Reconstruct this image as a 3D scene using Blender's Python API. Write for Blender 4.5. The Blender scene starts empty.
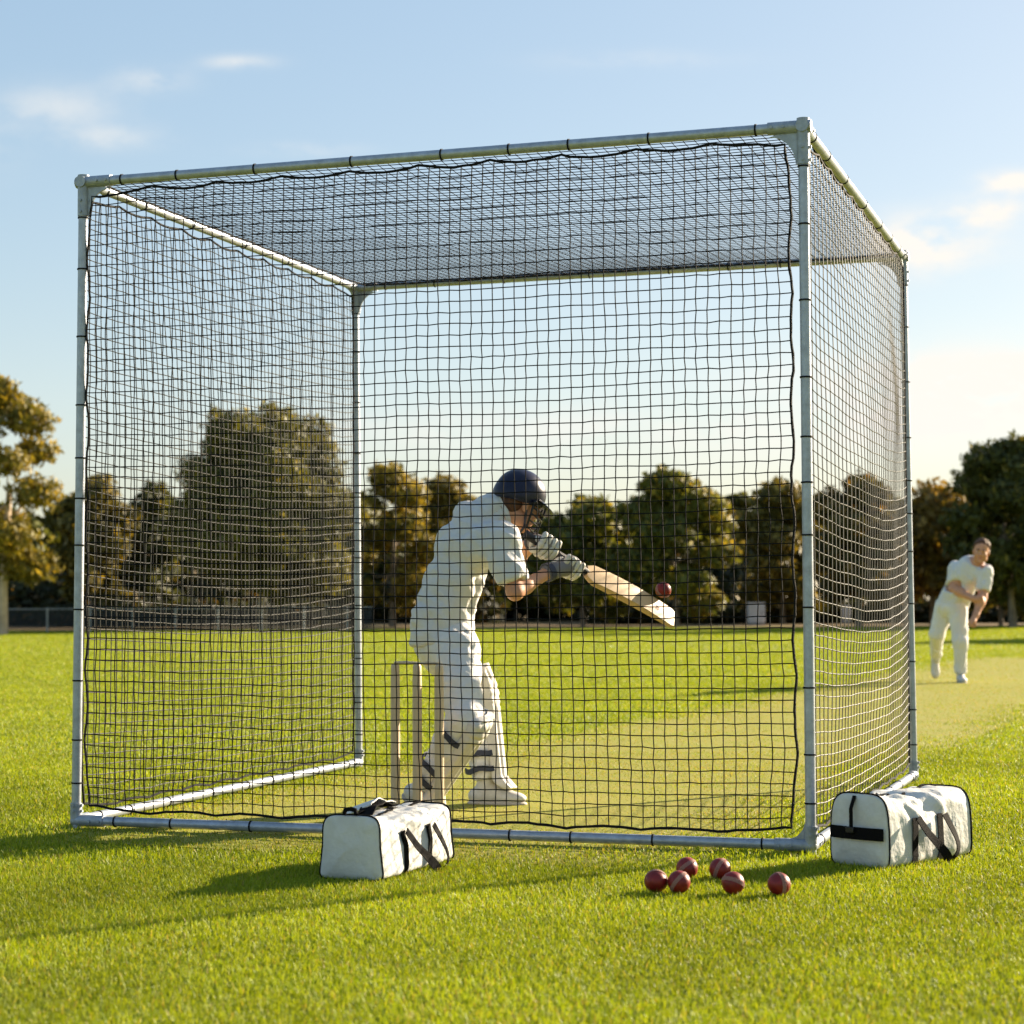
import bpy, math, random
import numpy as np
from mathutils import Vector, Matrix, noise
rnd = random.Random(7)
rng = np.random.default_rng(11)
R = math.radians
S = bpy.context.scene
COL = S.collection
V = Vector

# ------------------------------------------------------------------ camera
F_PX, PITCH, CAM_H, ROLL = 1997.0, 0.0426, 0.9335, -0.0046
cam_d = bpy.data.cameras.new('camera'); cam = bpy.data.objects.new('camera', cam_d); COL.objects.link(cam)
cam_d.sensor_width = 36; cam_d.lens = F_PX / 1024 * 36; cam_d.clip_start = 0.05; cam_d.clip_end = 3000
cam.matrix_world = Matrix.Translation((0, 0, CAM_H)) @ Matrix.Rotation(math.pi / 2 + PITCH, 4, 'X') @ Matrix.Rotation(ROLL, 4, 'Z')
cam_d.dof.use_dof = True; cam_d.dof.focus_distance = 7.8; cam_d.dof.aperture_fstop = 4.2
S.camera = cam

def ray(px, py):
    u, v = px - 512, py - 512
    c, s = math.cos(ROLL), math.sin(ROLL)
    u, v = u * c + v * s, -u * s + v * c
    c, s = math.cos(PITCH), math.sin(PITCH)
    return V((u / F_PX, c + s * v / F_PX, s - c * v / F_PX))
def at(px, py, Y):                         # survey of the photo: a direction and a distance give a point in the place
    d = ray(px, py); return V((0, 0, CAM_H)) + d * (Y / d.y)
def gnd(px, py, z=0.0):
    d = ray(px, py); return V((0, 0, CAM_H)) + d * ((z - CAM_H) / d.z)

# ------------------------------------------------------------------ light
SUN_AZ, SUN_EL = R(36), R(19.5)
sd = V((math.cos(SUN_AZ) * math.cos(SUN_EL), math.sin(SUN_AZ) * math.cos(SUN_EL), math.sin(SUN_EL)))
sl = bpy.data.lights.new('sun', 'SUN'); sl.energy = 5.0; sl.angle = R(0.55); sl.color = (1.0, 0.84, 0.62)
so = bpy.data.objects.new('sun', sl); COL.objects.link(so); so.rotation_euler = sd.to_track_quat('Z', 'Y').to_euler(); so.location = (20, 15, 15)

W = bpy.data.worlds.new('World'); S.world = W; W.use_nodes = True
nt = W.node_tree; N = nt.nodes; L = nt.links
bg = N['Background']
sky = N.new('ShaderNodeTexSky'); sky.sky_type = 'NISHITA'; sky.sun_disc = False
sky.sun_elevation = SUN_EL; sky.sun_rotation = math.atan2(sd.x, sd.y)
sky.air_density = 1.0; sky.dust_density = 1.2; sky.ozone_density = 1.6; sky.altitude = 50
SKY_STRENGTH = 0.118
bg.inputs['Strength'].default_value = SKY_STRENGTH
def math_node(op, a, b=None, c=None, clamp=False, tree=None):
    t = tree or nt
    n = t.nodes.new('ShaderNodeMath'); n.operation = op; n.use_clamp = clamp
    for i, v in enumerate((a, b, c)):
        if v is None: continue
        if isinstance(v, (int, float)): n.inputs[i].default_value = v
        else: t.links.new(v, n.inputs[i])
    return n.outputs[0]
tc = N.new('ShaderNodeTexCoord'); sx = N.new('ShaderNodeSeparateXYZ'); L.new(tc.outputs['Generated'], sx.inputs[0])
yy = math_node('MAXIMUM', sx.outputs[1], 0.05)
ax = math_node('DIVIDE', sx.outputs[0], yy); el = math_node('DIVIDE', sx.outputs[2], yy)
nz = N.new('ShaderNodeTexNoise'); nz.inputs['Scale'].default_value = 22; nz.inputs['Detail'].default_value = 7; nz.inputs['Roughness'].default_value = 0.62
mp = N.new('ShaderNodeMapping'); mp.inputs['Scale'].default_value = (1, 1, 2.2); L.new(tc.outputs['Generated'], mp.inputs[0]); L.new(mp.outputs[0], nz.inputs['Vector'])
total = None
for (px, py, wx, wy, amt) in [(55, 108, 62, 22, .34), (150, 80, 34, 13, .36), (238, 62, 32, 7, .42), (110, 138, 45, 12, .35), (925, 243, 56, 26, 1.4), (990, 212, 36, 15, 1.1), (1010, 182, 26, 10, 1.5),
                              (960, 385, 150, 30, 1.4), (1060, 400, 120, 45, .9), (900, 430, 200, 22, .5), (640, 440, 160, 30, .35), (420, 430, 160, 18, .25), (1150, 260, 80, 30, .9), (-120, 150, 90, 26, .7), (300, 150, 60, 7, .2), (640, 60, 90, 10, .15)]:
    d = ray(px, py)
    a0, e0 = d.x / d.y, d.z / d.y
    q1 = math_node('POWER', math_node('ABSOLUTE', math_node('MULTIPLY', math_node('SUBTRACT', ax, a0), F_PX / wx)), 2)
    q2 = math_node('POWER', math_node('ABSOLUTE', math_node('MULTIPLY', math_node('SUBTRACT', el, e0), F_PX / wy)), 2)
    g = math_node('MULTIPLY', math_node('POWER', 2.718, math_node('MULTIPLY', math_node('ADD', q1, q2), -1)), amt)
    total = g if total is None else math_node('ADD', total, g)
nn = N.new('ShaderNodeMapRange'); nn.interpolation_type = 'SMOOTHSTEP'; L.new(nz.outputs[0], nn.inputs[0])
nn.inputs[1].default_value = 0.30; nn.inputs[2].default_value = 0.64
mask = math_node('MULTIPLY', math_node('MULTIPLY', total, nn.outputs[0]), 1.35, clamp=True)
mask = math_node('MULTIPLY', mask, math_node('GREATER_THAN', sx.outputs[1], 0.06))
mx = N.new('ShaderNodeMix'); mx.data_type = 'RGBA'; L.new(mask, mx.inputs[0]); gm = N.new('ShaderNodeGamma'); gm.inputs[1].default_value = 0.45; L.new(sky.outputs[0], gm.inputs[0]); hsv = N.new('ShaderNodeHueSaturation'); hsv.inputs['Saturation'].default_value = 1.6; L.new(gm.outputs[0], hsv.inputs['Color']); L.new(hsv.outputs[0], mx.inputs[6])
CLOUD = 2.5
mx.inputs[7].default_value = (CLOUD, CLOUD * .955, CLOUD * .885, 1)
L.new(mx.outputs[2], bg.inputs['Color'])

S.view_settings.view_transform = 'Standard'; S.view_settings.look = 'None'; S.view_settings.gamma = 1; S.view_settings.exposure = 1.8
S.cycles.max_bounces = 8; S.cycles.diffuse_bounces = 3; S.cycles.glossy_bounces = 2; S.cycles.transmission_bounces = 4; S.cycles.transparent_max_bounces = 6
try:
    S.cycles.use_denoising = True; S.cycles.denoiser = 'OPENIMAGEDENOISE'
except Exception: pass

# ------------------------------------------------------------------ materials
def mat(name, col, rough=0.6, metal=0.0, var=0.0, vscale=8.0, bump=0.0, bscale=60.0, spec=0.5, attr=None, trans=0.0, transcol=None, sheen=0.0, col2=None, coat=0.0, stretch=None):
    m = bpy.data.materials.new(name); m.use_nodes = True
    t = m.node_tree; b = t.nodes['Principled BSDF']; out = t.nodes['Material Output']
    b.inputs['Roughness'].default_value = rough; b.inputs['Metallic'].default_value = metal
    b.inputs['Specular IOR Level'].default_value = spec
    if sheen: b.inputs['Sheen Weight'].default_value = sheen
    if coat: b.inputs['Coat Weight'].default_value = coat; b.inputs['Coat Roughness'].default_value = 0.15
    tcn = t.nodes.new('ShaderNodeTexCoord'); src = tcn.outputs['Object']
    if stretch:
        mpn = t.nodes.new('ShaderNodeMapping'); mpn.inputs['Scale'].default_value = stretch; t.links.new(src, mpn.inputs[0]); src = mpn.outputs[0]
    cs = None
    if attr:
        a = t.nodes.new('ShaderNodeAttribute'); a.attribute_name = attr; cs = a.outputs['Color']
    elif var or col2:
        n = t.nodes.new('ShaderNodeTexNoise'); n.inputs['Scale'].default_value = vscale; n.inputs['Detail'].default_value = 6; n.inputs['Roughness'].default_value = .65
        t.links.new(src, n.inputs['Vector'])
        r = t.nodes.new('ShaderNodeMapRange'); r.inputs[1].default_value = .3; r.inputs[2].default_value = .7; t.links.new(n.outputs[0], r.inputs[0])
        k = t.nodes.new('ShaderNodeMix'); k.data_type = 'RGBA'; t.links.new(r.outputs[0], k.inputs[0])
        c2 = col2 or tuple(max(0, c * (1 + var)) for c in col); c1 = col if col2 else tuple(c * (1 - var) for c in col)
        k.inputs[6].default_value = (*c1, 1); k.inputs[7].default_value = (*c2, 1); cs = k.outputs[2]
    if cs is None: b.inputs['Base Color'].default_value = (*col, 1)
    else: t.links.new(cs, b.inputs['Base Color'])
    if bump:
        n = t.nodes.new('ShaderNodeTexNoise'); n.inputs['Scale'].default_value = bscale; n.inputs['Detail'].default_value = 4; t.links.new(src, n.inputs['Vector'])
        bp = t.nodes.new('ShaderNodeBump'); bp.inputs['Strength'].default_value = bump; bp.inputs['Distance'].default_value = 0.01
        t.links.new(n.outputs[0], bp.inputs['Height']); t.links.new(bp.outputs[0], b.inputs['Normal'])
    if trans:
        tr = t.nodes.new('ShaderNodeBsdfTranslucent'); ms = t.nodes.new('ShaderNodeMixShader'); ms.inputs[0].default_value = trans
        if cs is not None:
            hs = t.nodes.new('ShaderNodeMix'); hs.data_type = 'RGBA'; hs.blend_type = 'MULTIPLY'; hs.inputs[0].default_value = 1
            t.links.new(cs, hs.inputs[6]); hs.inputs[7].default_value = (*(transcol or (1.3, 1.2, .5)), 1); t.links.new(hs.outputs[2], tr.inputs[0])
        else: tr.inputs[0].default_value = (*(transcol or col), 1)
        t.links.new(b.outputs[0], ms.inputs[1]); t.links.new(tr.outputs[0], ms.inputs[2]); t.links.new(ms.outputs[0], out.inputs[0])
    return m

M = {}
M['steel'] = mat('galvanised_steel', (.34, .37, .43), .38, .40, .22, 30, .12, 180)
M['bracket'] = mat('galvanised_casting', (.30, .33, .38), .5, .35, .25, 24, .2, 120)
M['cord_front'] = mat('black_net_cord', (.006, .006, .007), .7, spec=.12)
M['cord_side'] = mat('sunlit_tone_net_cord', (.05, .047, .042), .5)  # paler than the front net: sunlit look of the side cords put into the colour
M['rope'] = mat('black_rope', (.007, .007, .008), .75, spec=.15, bump=.5, bscale=250)
M['white_cloth'] = mat('cricket_white_cloth', (.70, .685, .665), .85, 0, .06, 9, .5, 55, spec=.2, sheen=.1)
M['white_shirt'] = mat('white_shirt_cloth', (.72, .715, .71), .85, 0, .05, 7, .55, 40, spec=.2, trans=.12, transcol=(1, .95, .85))
M['pad'] = mat('pad_canvas', (.60, .57, .53), .6, 0, .07, 18, .15, 90, spec=.3)
M['navy_strap'] = mat('navy_strap', (.03, .035, .06), .7)
M['shoe'] = mat('white_shoe_leather', (.55, .53, .50), .5, 0, .12, 30)
M['sole'] = mat('shoe_sole', (.42, .38, .33), .7)
M['skin'] = mat('skin', (.54, .26, .15), .5, 0, .12, 25, .08, 300, spec=.4)
M['eye'] = mat('eye_white', (.5, .46, .42), .3); M['iris'] = mat('iris', (.03, .02, .015), .2)
M['lip'] = mat('lips', (.42, .16, .12), .45); M['brow'] = mat('eyebrow', (.08, .04, .02), .8)
M['hair'] = mat('brown_hair', (.085, .032, .012), .75, 0, .45, 60, .7, 120, stretch=(1, 1, .3))
M['helmet'] = mat('navy_helmet', (.010, .012, .036), .33, 0, .15, 40, spec=.35)
M['grille'] = mat('dark_grille', (.03, .03, .035), .35, .8)
M['willow'] = mat('willow_wood', (.48, .30, .14), .5, 0, vscale=6, col2=(.57, .39, .20), stretch=(12, 12, 1.5))
M['smudge'] = mat('bat_ball_mark', (.22, .09, .05), .6, 0, .3, 90)
M['grip'] = mat('rubber_grip', (.015, .015, .02), .6, bump=.4, bscale=200)
M['glove'] = mat('glove_leather', (.55, .52, .47), .55, 0, .08, 40, .2, 120)
M['glove_palm'] = mat('glove_palm_leather', (.16, .15, .155), .7)
M['ash'] = mat('ash_wood', (.52, .38, .24), .5, 0, vscale=8, col2=(.62, .48, .31), stretch=(10, 10, 1))
M['ball'] = mat('red_leather', (.19, .010, .009), .45, 0, .3, 35, .1, 150, spec=.35, coat=.06)
M['seam'] = mat('seam_thread', (.34, .17, .14), .8)
M['canvas'] = mat('white_bag_canvas', (.58, .57, .54), .6, 0, .13, 7, .35, 45, spec=.35)
M['canvas_dk'] = mat('black_webbing', (.006, .0055, .0055), .85, spec=.08, bump=.3, bscale=300)
M['bark'] = mat('bark', (.20, .155, .11), .9, 0, .35, 3, .8, 8)
M['bark_pale'] = mat('pale_bark', (.46, .35, .24), .85, 0, .3, 3, .5, 8)
M['leaf'] = mat('leaves', (.1, .1, .02), .55, attr='tint', trans=.35, transcol=(1.25, 1.1, .45), spec=.35)
M['blade'] = mat('grass_blades', (.1, .15, .02), .55, attr='tint', trans=.38, transcol=(1.25, 1.15, .35), spec=.3)
M['post'] = mat('fence_post', (.36, .35, .33), .6, .2, .2, 10)
M['mesh'] = mat('fence_mesh', (.035, .036, .038), .7)
M['cabinet'] = mat('pale_box_paint', (.62, .63, .68), .5, 0, .08, 6)
M['cabinet_dk'] = mat('box_trim', (.25, .25, .27), .6)
M['paint'] = mat('crease_paint', (.34, .31, .15), .9, 0, .25, 12)

# ------------------------------------------------------------------ object helpers
def tag(o, label=None, cat=None, group=None, kind=None):
    if label: o['label'] = label
    if cat: o['category'] = cat
    if group: o['group'] = group
    if kind: o['kind'] = kind
    return o
def link(o, parent=None):
    COL.objects.link(o)
    if parent is not None:
        o.parent = parent
        o.matrix_parent_inverse = Matrix.Identity(4)
        pw = world_loc(parent); o.location = o.location - pw if parent_is_pure(parent) else o.location
    return o
def world_loc(p):
    v = V(p.location)
    while p.parent is not None: p = p.parent; v = v + p.location
    return v
def parent_is_pure(p): return True
def empty(name, loc, **k):
    o = bpy.data.objects.new(name, None); o.location = loc; o.empty_display_size = .2; COL.objects.link(o); return tag(o, **k)

class MB:                                     # collects geometry, links it as ONE mesh object with its origin at `origin`
    def __init__(s): s.v = []; s.f = []; s.mi = []; s.n = 0
    def add(s, vs, fs, mi=0):
        s.v.extend(tuple(p) for p in vs); s.f.extend(tuple(i + s.n for i in f) for f in fs); s.mi.extend([mi] * len(fs)); s.n += len(vs)
    def tube(s, pts, rad, n=8, caps=True, mi=0, closed=False):
        pts = [V(p) for p in pts]; m = len(pts)
        rr = rad if hasattr(rad, '__len__') else [rad] * m
        ref = None; vs = []
        for i, p in enumerate(pts):
            a = pts[(i - 1) % m] if (closed or i > 0) else p; b = pts[(i + 1) % m] if (closed or i < m - 1) else p
            t = (b - a).normalized()
            if ref is None: ref = V((0, 0, 1)) if abs(t.z) < .9 else V((1, 0, 0))
            x = ref - t * ref.dot(t)
            if x.length < 1e-6: x = t.orthogonal()
            x.normalize(); y = t.cross(x); ref = x
            for k in range(n):
                q = 2 * math.pi * k / n; vs.append(p + (x * math.cos(q) + y * math.sin(q)) * rr[i])
        fs = []
        for i in range(m if closed else m - 1):
            j = (i + 1) % m
            for k in range(n): fs.append((i * n + k, i * n + (k + 1) % n, j * n + (k + 1) % n, j * n + k))
        if caps and not closed: fs.append(tuple(range(n))[::-1]); fs.append(tuple(range((m - 1) * n, m * n)))
        s.add(vs, fs, mi)
    def ribbon(s, pts, wdirs, width, thick, mi=0):    # flat strap: pts with per-point width direction
        pts = [V(p) for p in pts]; m = len(pts); vs = []
        for i, p in enumerate(pts):
            t = (pts[min(i + 1, m - 1)] - pts[max(i - 1, 0)]).normalized(); w = V(wdirs[i] if isinstance(wdirs, list) else wdirs); w = (w - t * w.dot(t)).normalized(); nn_ = t.cross(w)
            for a, b in ((-1, -1), (1, -1), (1, 1), (-1, 1)): vs.append(p + w * a * width / 2 + nn_ * b * thick / 2)
        fs = [(0, 1, 2, 3)[::-1], tuple(4 * (m - 1) + q for q in range(4))]
        for i in range(m - 1):
            for k in range(4): fs.append((4 * i + k, 4 * i + (k + 1) % 4, 4 * i + 4 + (k + 1) % 4, 4 * i + 4 + k))
        s.add(vs, fs, mi)
    def box(s, c, half, axes=None, mi=0):
        c = V(c); ax_ = axes or (V((1, 0, 0)), V((0, 1, 0)), V((0, 0, 1)))
        vs = [c + ax_[0] * half[0] * i + ax_[1] * half[1] * j + ax_[2] * half[2] * k for i in (-1, 1) for j in (-1, 1) for k in (-1, 1)]
        s.add(vs, [(0, 1, 3, 2), (4, 6, 7, 5), (0, 4, 5, 1), (2, 3, 7, 6), (0, 2, 6, 4), (1, 5, 7, 3)], mi)
    def ball(s, c, r, nu=12, nv=8, mi=0, rot=None):
        c = V(c); r3 = r if hasattr(r, '__len__') else (r, r, r); vs = [ ]; fs = []
        for j in range(nv + 1):
            th = math.pi * j / nv
            for i in range(nu):
                q = 2 * math.pi * i / nu; p = V((r3[0] * math.sin(th) * math.cos(q), r3[1] * math.sin(th) * math.sin(q), r3[2] * math.cos(th)))
                if rot is not None: p = rot @ p
                vs.append(c + p)
        for j in range(nv):
            for i in range(nu): fs.append((j * nu + i, (j + 1) * nu + i, (j + 1) * nu + (i + 1) % nu, j * nu + (i + 1) % nu))
        s.add(vs, fs, mi)
    def build(s, name, mats, parent=None, origin=None, smooth=True, bevel=0):
        me = bpy.data.meshes.new(name); o = bpy.data.objects.new(name, me)
        og = V(origin) if origin is not None else (world_loc(parent) if parent is not None else V((0, 0, 0)))
        arr = np.array(s.v, dtype=np.float64) - np.array(og)
        me.from_pydata(arr.tolist(), [], s.f)
        for m in (mats if isinstance(mats, (list, tuple)) else [mats]): me.materials.append(m)
        me.polygons.foreach_set('material_index', s.mi)
        if smooth:
            me.polygons.foreach_set('use_smooth', [True] * len(s.f))
            try: me.set_sharp_from_angle(angle=R(40))
            except Exception: pass
        me.update(); o.location = og
        if bevel:
            b = o.modifiers.new('bevel', 'BEVEL'); b.width = bevel; b.segments = 2; b.limit_method = 'ANGLE'
        return link(o, parent)

def np_mesh(name, verts, faces_flat, loop_tot, mats, parent=None, origin=(0, 0, 0), tint=None, smooth=False):
    me = bpy.data.meshes.new(name)
    nv = len(verts); nf = len(faces_flat) // loop_tot
    me.vertices.add(nv); me.loops.add(len(faces_flat)); me.polygons.add(nf)
    me.vertices.foreach_set('co', (verts - np.array(origin)).astype(np.float32).ravel())
    me.loops.foreach_set('vertex_index', faces_flat.astype(np.int32))
    me.polygons.foreach_set('loop_start', np.arange(0, nf * loop_tot, loop_tot, dtype=np.int32))
    me.polygons.foreach_set('use_smooth', np.full(nf, smooth, dtype=bool))
    me.update(calc_edges=True)
    if tint is not None:
        a = me.color_attributes.new('tint', 'FLOAT_COLOR', 'POINT'); a.data.foreach_set('color', tint.astype(np.float32).ravel())
    for m in (mats if isinstance(mats, (list, tuple)) else [mats]): me.materials.append(m)
    o = bpy.data.objects.new(name, me); o.location = origin
    return link(o, parent)

# ------------------------------------------------------------------ organic surfaces: smooth union of tapered limbs, meshed by surface nets
class Blob:
    def __init__(s, k=0.03): s.p = []; s.k = k; s.cuts = []
    def cap(s, a, b, ra, rb, k=None, flat=None):      # flat = (direction, factor): thinner along direction
        s.p.append(('c', np.array(a, float), np.array(b, float), ra, rb, k or s.k, flat)); return s
    def path(s, pts, rads, k=None, flat=None):
        for i in range(len(pts) - 1): s.cap(pts[i], pts[i + 1], rads[i], rads[i + 1], k, flat)
        return s
    def ell(s, c, r, rot=None, k=None):
        s.p.append(('e', np.array(c, float), np.array(r, float), np.array(rot if rot is not None else Matrix.Identity(3)), None, k or s.k, None)); return s
    def cut(s, p, n, rad=None): s.cuts.append((np.array(p, float), np.array(V(n).normalized(), float), rad)); return s      # keeps the side the normal points away from
    def mesh(s, h, disp=None):
        lo = np.full(3, 1e9); hi = -lo
        for q in s.p:
            if q[0] == 'c': a = np.minimum(q[1], q[2]) - max(q[3], q[4]); b = np.maximum(q[1], q[2]) + max(q[3], q[4])
            else: a = q[1] - q[2].max(); b = q[1] + q[2].max()
            lo = np.minimum(lo, a); hi = np.maximum(hi, b)
        lo -= 3 * h + .01; hi += 3 * h + .01
        n = np.ceil((hi - lo) / h).astype(int) + 1
        F = np.full(n, 1.0, dtype=np.float32)
        axs = [lo[i] + h * np.arange(n[i]) for i in range(3)]
        for q in s.p:
            k = q[5]
            if q[0] == 'c': m = max(q[3], q[4]) + k + 2 * h; a = np.minimum(q[1], q[2]) - m; b = np.maximum(q[1], q[2]) + m
            else: m = q[2].max() + k + 2 * h; a = q[1] - m; b = q[1] + m
            i0 = np.clip(np.floor((a - lo) / h).astype(int), 0, n - 1); i1 = np.clip(np.ceil((b - lo) / h).astype(int) + 1, 1, n)
            sl_ = tuple(slice(i0[i], i1[i]) for i in range(3))
            P = np.stack(np.meshgrid(*[axs[i][sl_[i]] for i in range(3)], indexing='ij'), -1)
            if q[0] == 'c':
                ab = q[2] - q[1]; ap = P - q[1]; t = np.clip((ap @ ab) / max(ab @ ab, 1e-9), 0, 1)
                d = ap - t[..., None] * ab
                if q[6] is not None:
                    nd = np.array(V(q[6][0]).normalized()); comp = d @ nd; d = d + comp[..., None] * nd * (1 / q[6][1] - 1)
                D = np.linalg.norm(d, axis=-1) - (q[3] + (q[4] - q[3]) * t)
            else:
                l = (P - q[1]) @ q[3]; r = q[2]
                k0 = np.linalg.norm(l / r, axis=-1); k1 = np.linalg.norm(l / (r * r), axis=-1); D = k0 * (k0 - 1) / np.maximum(k1, 1e-9)
            A = F[sl_]; hh = np.maximum(k - np.abs(A - D), 0) / k
            F[sl_] = np.minimum(A, D) - hh * hh * k / 4
        if s.cuts or disp:
            P = np.stack(np.meshgrid(*axs, indexing='ij'), -1)
            if disp is not None: F = F + disp(P)
            for (p, nn_, rad) in s.cuts:
                d = (P - p) @ nn_
                if rad: d = np.where(((P - p) ** 2).sum(-1) < rad * rad, d, -1)
                F = np.maximum(F, d)
        Sg = F < 0
        c = [Sg[i:n[0] - 1 + i, j:n[1] - 1 + j, l:n[2] - 1 + l] for i in (0, 1) for j in (0, 1) for l in (0, 1)]
        tot = sum(x.astype(np.int8) for x in c); act = (tot > 0) & (tot < 8)
        idx = np.full(act.shape, -1, dtype=np.int64); ij = np.argwhere(act); idx[act] = np.arange(len(ij))
        acc = np.zeros((len(ij), 3)); cnt = np.zeros(len(ij))
        corners = np.array([(i, j, l) for i in (0, 1) for j in (0, 1) for l in (0, 1)])
        val = np.stack([F[tuple((ij + cc).T)] for cc in corners], 1)
        for a_ in range(8):
            for b_ in range(a_ + 1, 8):
                if np.abs(corners[a_] - corners[b_]).sum() != 1: continue
                fa, fb = val[:, a_], val[:, b_]; m = (fa < 0) != (fb < 0)
                t = np.where(m, fa / np.where(m, fa - fb, 1), 0)
                acc += np.where(m[:, None], corners[a_] + t[:, None] * (corners[b_] - corners[a_]), 0); cnt += m
        vs = lo + h * (ij + acc / cnt[:, None])
        quads = []
        for axn in range(3):
            o1, o2 = (axn + 1) % 3, (axn + 2) % 3
            sa = [slice(None)] * 3; sb = [slice(None)] * 3; sa[axn] = slice(0, -1); sb[axn] = slice(1, None)
            df = Sg[tuple(sa)] != Sg[tuple(sb)]; e = np.argwhere(df); ins = Sg[tuple(sa)][df]
            ok = (e[:, o1] > 0) & (e[:, o2] > 0) & (e[:, o1] < n[o1] - 1) & (e[:, o2] < n[o2] - 1); e = e[ok]; ins = ins[ok]
            u = np.zeros(3, int); u[o1] = 1; w = np.zeros(3, int); w[o2] = 1
            q = np.stack([idx[tuple((e - u - w).T)], idx[tuple((e - w).T)], idx[tuple(e.T)], idx[tuple((e - u).T)]], 1)
            q[~ins] = q[~ins][:, ::-1]; quads.append(q)
        return vs, np.concatenate(quads)
    def build(s, name, h, mats, parent=None, origin=None, disp=None, paint=None, wob=None):
        vs, q = s.mesh(h, disp)
        og = V(origin) if origin is not None else (world_loc(parent) if parent is not None else V((0, 0, 0)))
        o = np_mesh(name, vs, q.ravel(), 4, mats, None, tuple(og), smooth=True) if parent is None else np_mesh(name, vs, q.ravel(), 4, mats, parent, tuple(og), smooth=True)
        if paint is not None:
            cen = vs[q].mean(1); o.data.polygons.foreach_set('material_index', paint(cen).astype(np.int32))
        if wob is not None:
            me = o.data
            co = np.empty(len(vs) * 3); me.vertices.foreach_get('co', co); no = np.empty(len(vs) * 3); me.vertices.foreach_get('normal', no)
            d = wob(vs); co = co.reshape(-1, 3) + no.reshape(-1, 3) * d[:, None]; me.vertices.foreach_set('co', co.ravel()); me.update()
        return o

def folds(amp, scale, direction=(0, 0, 1), stretch=3.0, seed=0.0, extra=None):
    dn = V(direction).normalized()
    def f(vs):
        out = np.empty(len(vs))
        for i, p in enumerate(vs):
            q = V(p); c = q.dot(dn); q = (q - dn * c * (1 - 1 / stretch)) * scale + V((seed, seed * 1.7, -seed))
            a = noise.noise(q); b = noise.noise(q * 2.1 + V((5, 1, 2)))
            out[i] = amp * ((1 - abs(a) * 2.2) * .6 + b * .5)
        return out
    return f

def creases(amp, scale, direction, stretch=4.0, seed=0.0, sharp=5.0):      # narrow valleys, as where cloth folds
    dn = V(direction).normalized()
    def f(vs):
        out = np.empty(len(vs))
        for i, p in enumerate(vs):
            q = V(p); c = q.dot(dn); q = (q - dn * c * (1 - 1 / stretch)) * scale + V((seed * 3.1, -seed, seed * 1.9))
            m_ = .5 + .5 * noise.noise(V(p) * 5 + V((seed, 2, 3)))
            out[i] = -amp * max(0, 1 - sharp * abs(noise.noise(q))) * m_
        return out
    return f
def frame(fwd, up=(0, 0, 1)):                 # rotation whose columns are forward, left, up
    x = V(fwd).normalized(); z = V(up); z = (z - x * z.dot(x)).normalized(); y = z.cross(x)
    return Matrix((x, y, z)).transposed()
# ================================================================== the setting
YAW = 0.316
CA = V((math.cos(YAW), -math.sin(YAW), 0)); CB = V((math.sin(YAW), math.cos(YAW), 0)); UP = V((0, 0, 1))
C0 = V((-1.7728, 8.1740, 0)); CW, CD, CH = 2.9933, 2.9712, 2.65
PIT_O = V((-0.35, 8.25, 0)); PIT_E = V((4.9, 21.4, 0)); PD = (PIT_E - PIT_O).normalized(); PN = V((PD.y, -PD.x, 0))

def field_material():
    m = bpy.data.materials.new('mown_turf'); m.use_nodes = True; t = m.node_tree; b = t.nodes['Principled BSDF']
    b.inputs['Roughness'].default_value = .8; b.inputs['Specular IOR Level'].default_value = .15
    g = t.nodes.new('ShaderNodeNewGeometry'); pos = g.outputs['Position']
    def nz_(sc, det=5):
        n = t.nodes.new('ShaderNodeTexNoise'); n.inputs['Scale'].default_value = sc; n.inputs['Detail'].default_value = det; t.links.new(pos, n.inputs['Vector']); return n.outputs[0]
    def mixc(f, a, c):
        k = t.nodes.new('ShaderNodeMix'); k.data_type = 'RGBA'
        if isinstance(f, float): k.inputs[0].default_value = f
        else: t.links.new(f, k.inputs[0])
        for i, q in ((6, a), (7, c)):
            if isinstance(q, tuple): k.inputs[i].default_value = (*q, 1)
            else: t.links.new(q, k.inputs[i])
        return k.outputs[2]
    def rng_(v, a, c):
        r = t.nodes.new('ShaderNodeMapRange'); r.interpolation_type = 'SMOOTHSTEP'; r.inputs[1].default_value = a; r.inputs[2].default_value = c; t.links.new(v, r.inputs[0]); return r.outputs[0]
    col = mixc(rng_(nz_(.35), .35, .65), (.185, .225, .015), (.245, .272, .02))
    col = mixc(rng_(nz_(14), .3, .7), col, (.195, .228, .016))
    # alternate mown bands
    sxyz = t.nodes.new('ShaderNodeSeparateXYZ'); t.links.new(pos, sxyz.inputs[0])
    band = math_node('SINE', math_node('ADD', math_node('MULTIPLY', sxyz.outputs[1], .75, tree=t), math_node('MULTIPLY', sxyz.outputs[0], .12, tree=t), tree=t), tree=t)
    col = mixc(math_node('MULTIPLY', rng_(band, -.5, .5), .32, tree=t), col, (.255, .275, .026))
    # dry rough ground beyond the boundary
    rough = math_node('ADD', sxyz.outputs[1], math_node('MULTIPLY', nz_(.25), 3.0, tree=t), tree=t)
    col = mixc(rng_(rough, 60.5, 62.5), col, mixc(rng_(nz_(.6), .35, .65), (.20, .13, .07), (.12, .10, .04)))
    t.links.new(col, b.inputs['Base Color'])
    bp = t.nodes.new('ShaderNodeBump'); bp.inputs['Strength'].default_value = .6; bp.inputs['Distance'].default_value = .03
    t.links.new(nz_(45, 3), bp.inputs['Height']); t.links.new(bp.outputs[0], b.inputs['Normal'])
    return m
mb = MB()
gx = [-900, -300, -100, -40, -15, -5, 0, 5, 15, 40, 100, 300, 900]; gy = [-60, -10, 0, 5, 10, 20, 40, 60, 100, 200, 500, 1500]
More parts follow.
